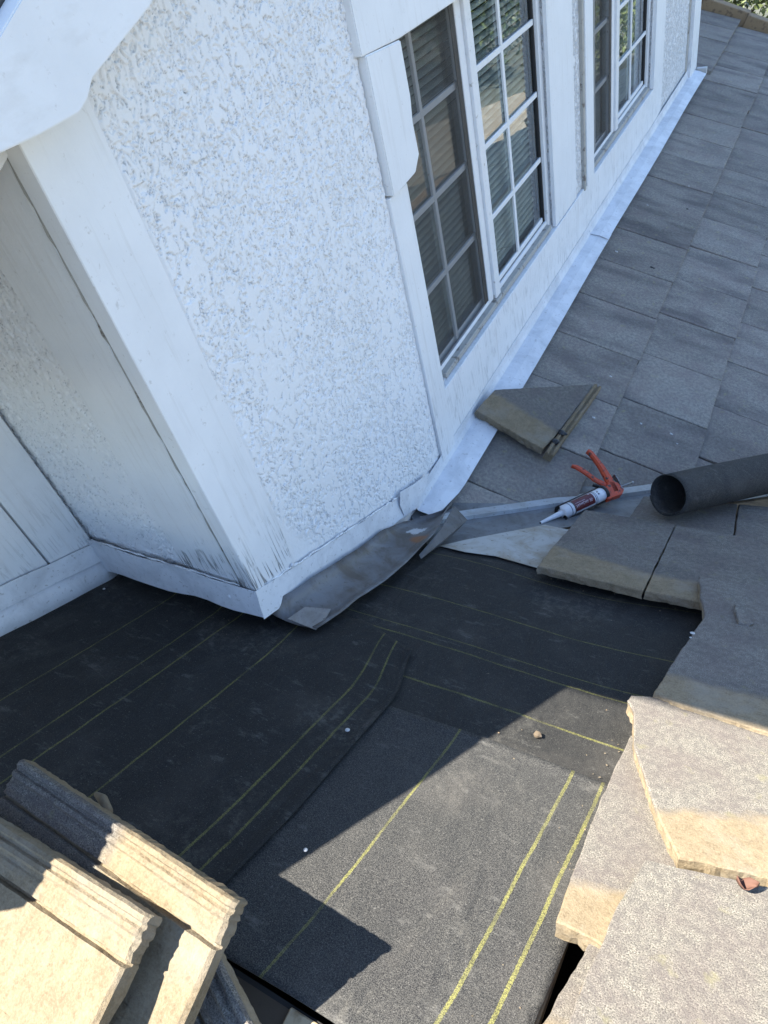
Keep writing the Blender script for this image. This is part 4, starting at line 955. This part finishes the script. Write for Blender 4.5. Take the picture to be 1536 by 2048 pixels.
for px, r, lab in (((695, 1460), .0055, 'round white nail cap on the shaded felt sheet'), ((611, 1700), .004, 'tiny white speck at the edge of the shaded felt'), ((208, 1178), .004, 'tiny white chip on the dark felt under the left wall')):
    o = dome('nail_cap', at(px, LP(.020)), EZL, r, .003, MT['cap'], None); tag(recenter(o), lab, 'nail cap')
for px, r, lab in (((1385, 1266), .006, 'larger white paint dot on the shaded tile'), ((1381, 1275), .003, 'smaller white paint dot beside the larger one')):
    o = dome('paint_dot', at(px, LP(.0925)), EZL, r, .0012, MT['cap'], None); tag(recenter(o), lab, 'paint dot')
CH = (((1222, 753), .005, 1, 'white speck on the tile above the broken tile'), ((1354, 887), .004, 1, 'white speck just above the felt roll'),
      ((1282, 847), .005, 1, 'white speck on the dark-streaked tile right of the gun'), ((1343, 868), .006, 1, 'oblong white chip up from the felt roll'),
      ((1187, 835), .006, 1, 'white chip beside the ribbed edge of the broken tile'), ((1233, 503), .006, 1, 'white fleck beside the middle of the apron flashing'),
      ((1378, 372), .005, 1, 'white fleck on the tiles level with the second window'), ((1375, 418), .006, 0, 'small dark crumb on the tiles below the second window'),
      ((1305, 535), .009, 0, 'larger dark flake on the tiles halfway up the slope'), ((1295, 410), .004, 1, 'tiny white fleck close to the apron flashing edge'))
for k, (px, r, w_, lab) in enumerate(CH):
    o = blob('debris_chip', at(px, UT(.012)), r, MT['cap' if w_ else 'gunblack'], None, k + 20, (1.2, .7, .35)); tag(o, lab, 'debris', 'chips and flecks on the tiles')
c = at((1492, 1777), LP(.094)); V = []; F = []
for i in range(7):
    t = i / 6 - .5
    for j in range(5):
        q = j / 4 - .5; w_ = .011 * math.cos(t * 3.0); V.append((t * .032, q * 2 * w_, .010 * abs(q) * 2 + .010 * t * t * 4 + .003 * math.sin(t * 9)))
F = [(i * 5 + j, i * 5 + j + 1, (i + 1) * 5 + j + 1, (i + 1) * 5 + j) for i in range(6) for j in range(4)]
o = pyd('dry_leaf', V, F, MT['leafdry'], None, frame(c, *AXL) @ Matrix.Rotation(.3, 4, 'Z'), True); solid(o, .0008); tag(o, 'curled reddish dry leaf under the diagonal tile edge', 'leaf')

# loose grit swept into the edges of the stripped area
rg = np.random.RandomState(14); V = []; F = []
for k in range(150):
    q = rg.rand()
    if q < .35: c = at((rg.uniform(1000, 1400), 0), LP()) * 0 + np.array([rg.uniform(.55, 1.0), 1.345 - abs(rg.normal(0, .05)), 0])
    elif q < .6: c = np.array([.945 - abs(rg.normal(0, .03)), rg.uniform(.1, .85), 0])
    elif q < .8: c = np.array([rg.uniform(-.55, .0), .70 - abs(rg.normal(0, .04)), 0])
    else: c = np.array([rg.uniform(.1, .9), rg.uniform(.2, 1.2), 0])
    c[2] = zL(c[1]) + .016 if c[0] < .46 and c[1] < .8 else zL(c[1]) + .010
    r_ = rg.uniform(.0008, .0026); p4 = rg.randn(5, 3); p4 /= np.linalg.norm(p4, axis=1)[:, None]; b0 = len(V)
    V += [tuple(c + d * r_ * np.array([1.2, 1, .7])) for d in p4]
    F += [(b0, b0 + 1, b0 + 2), (b0, b0 + 1, b0 + 3), (b0, b0 + 2, b0 + 3), (b0 + 1, b0 + 2, b0 + 4), (b0 + 1, b0 + 3, b0 + 4), (b0 + 2, b0 + 3, b0 + 4)]
tag(pyd('grit', V, F, MT['mortar']), 'fine grit and crumbs scattered over the black felt', 'grit', kind='stuff')
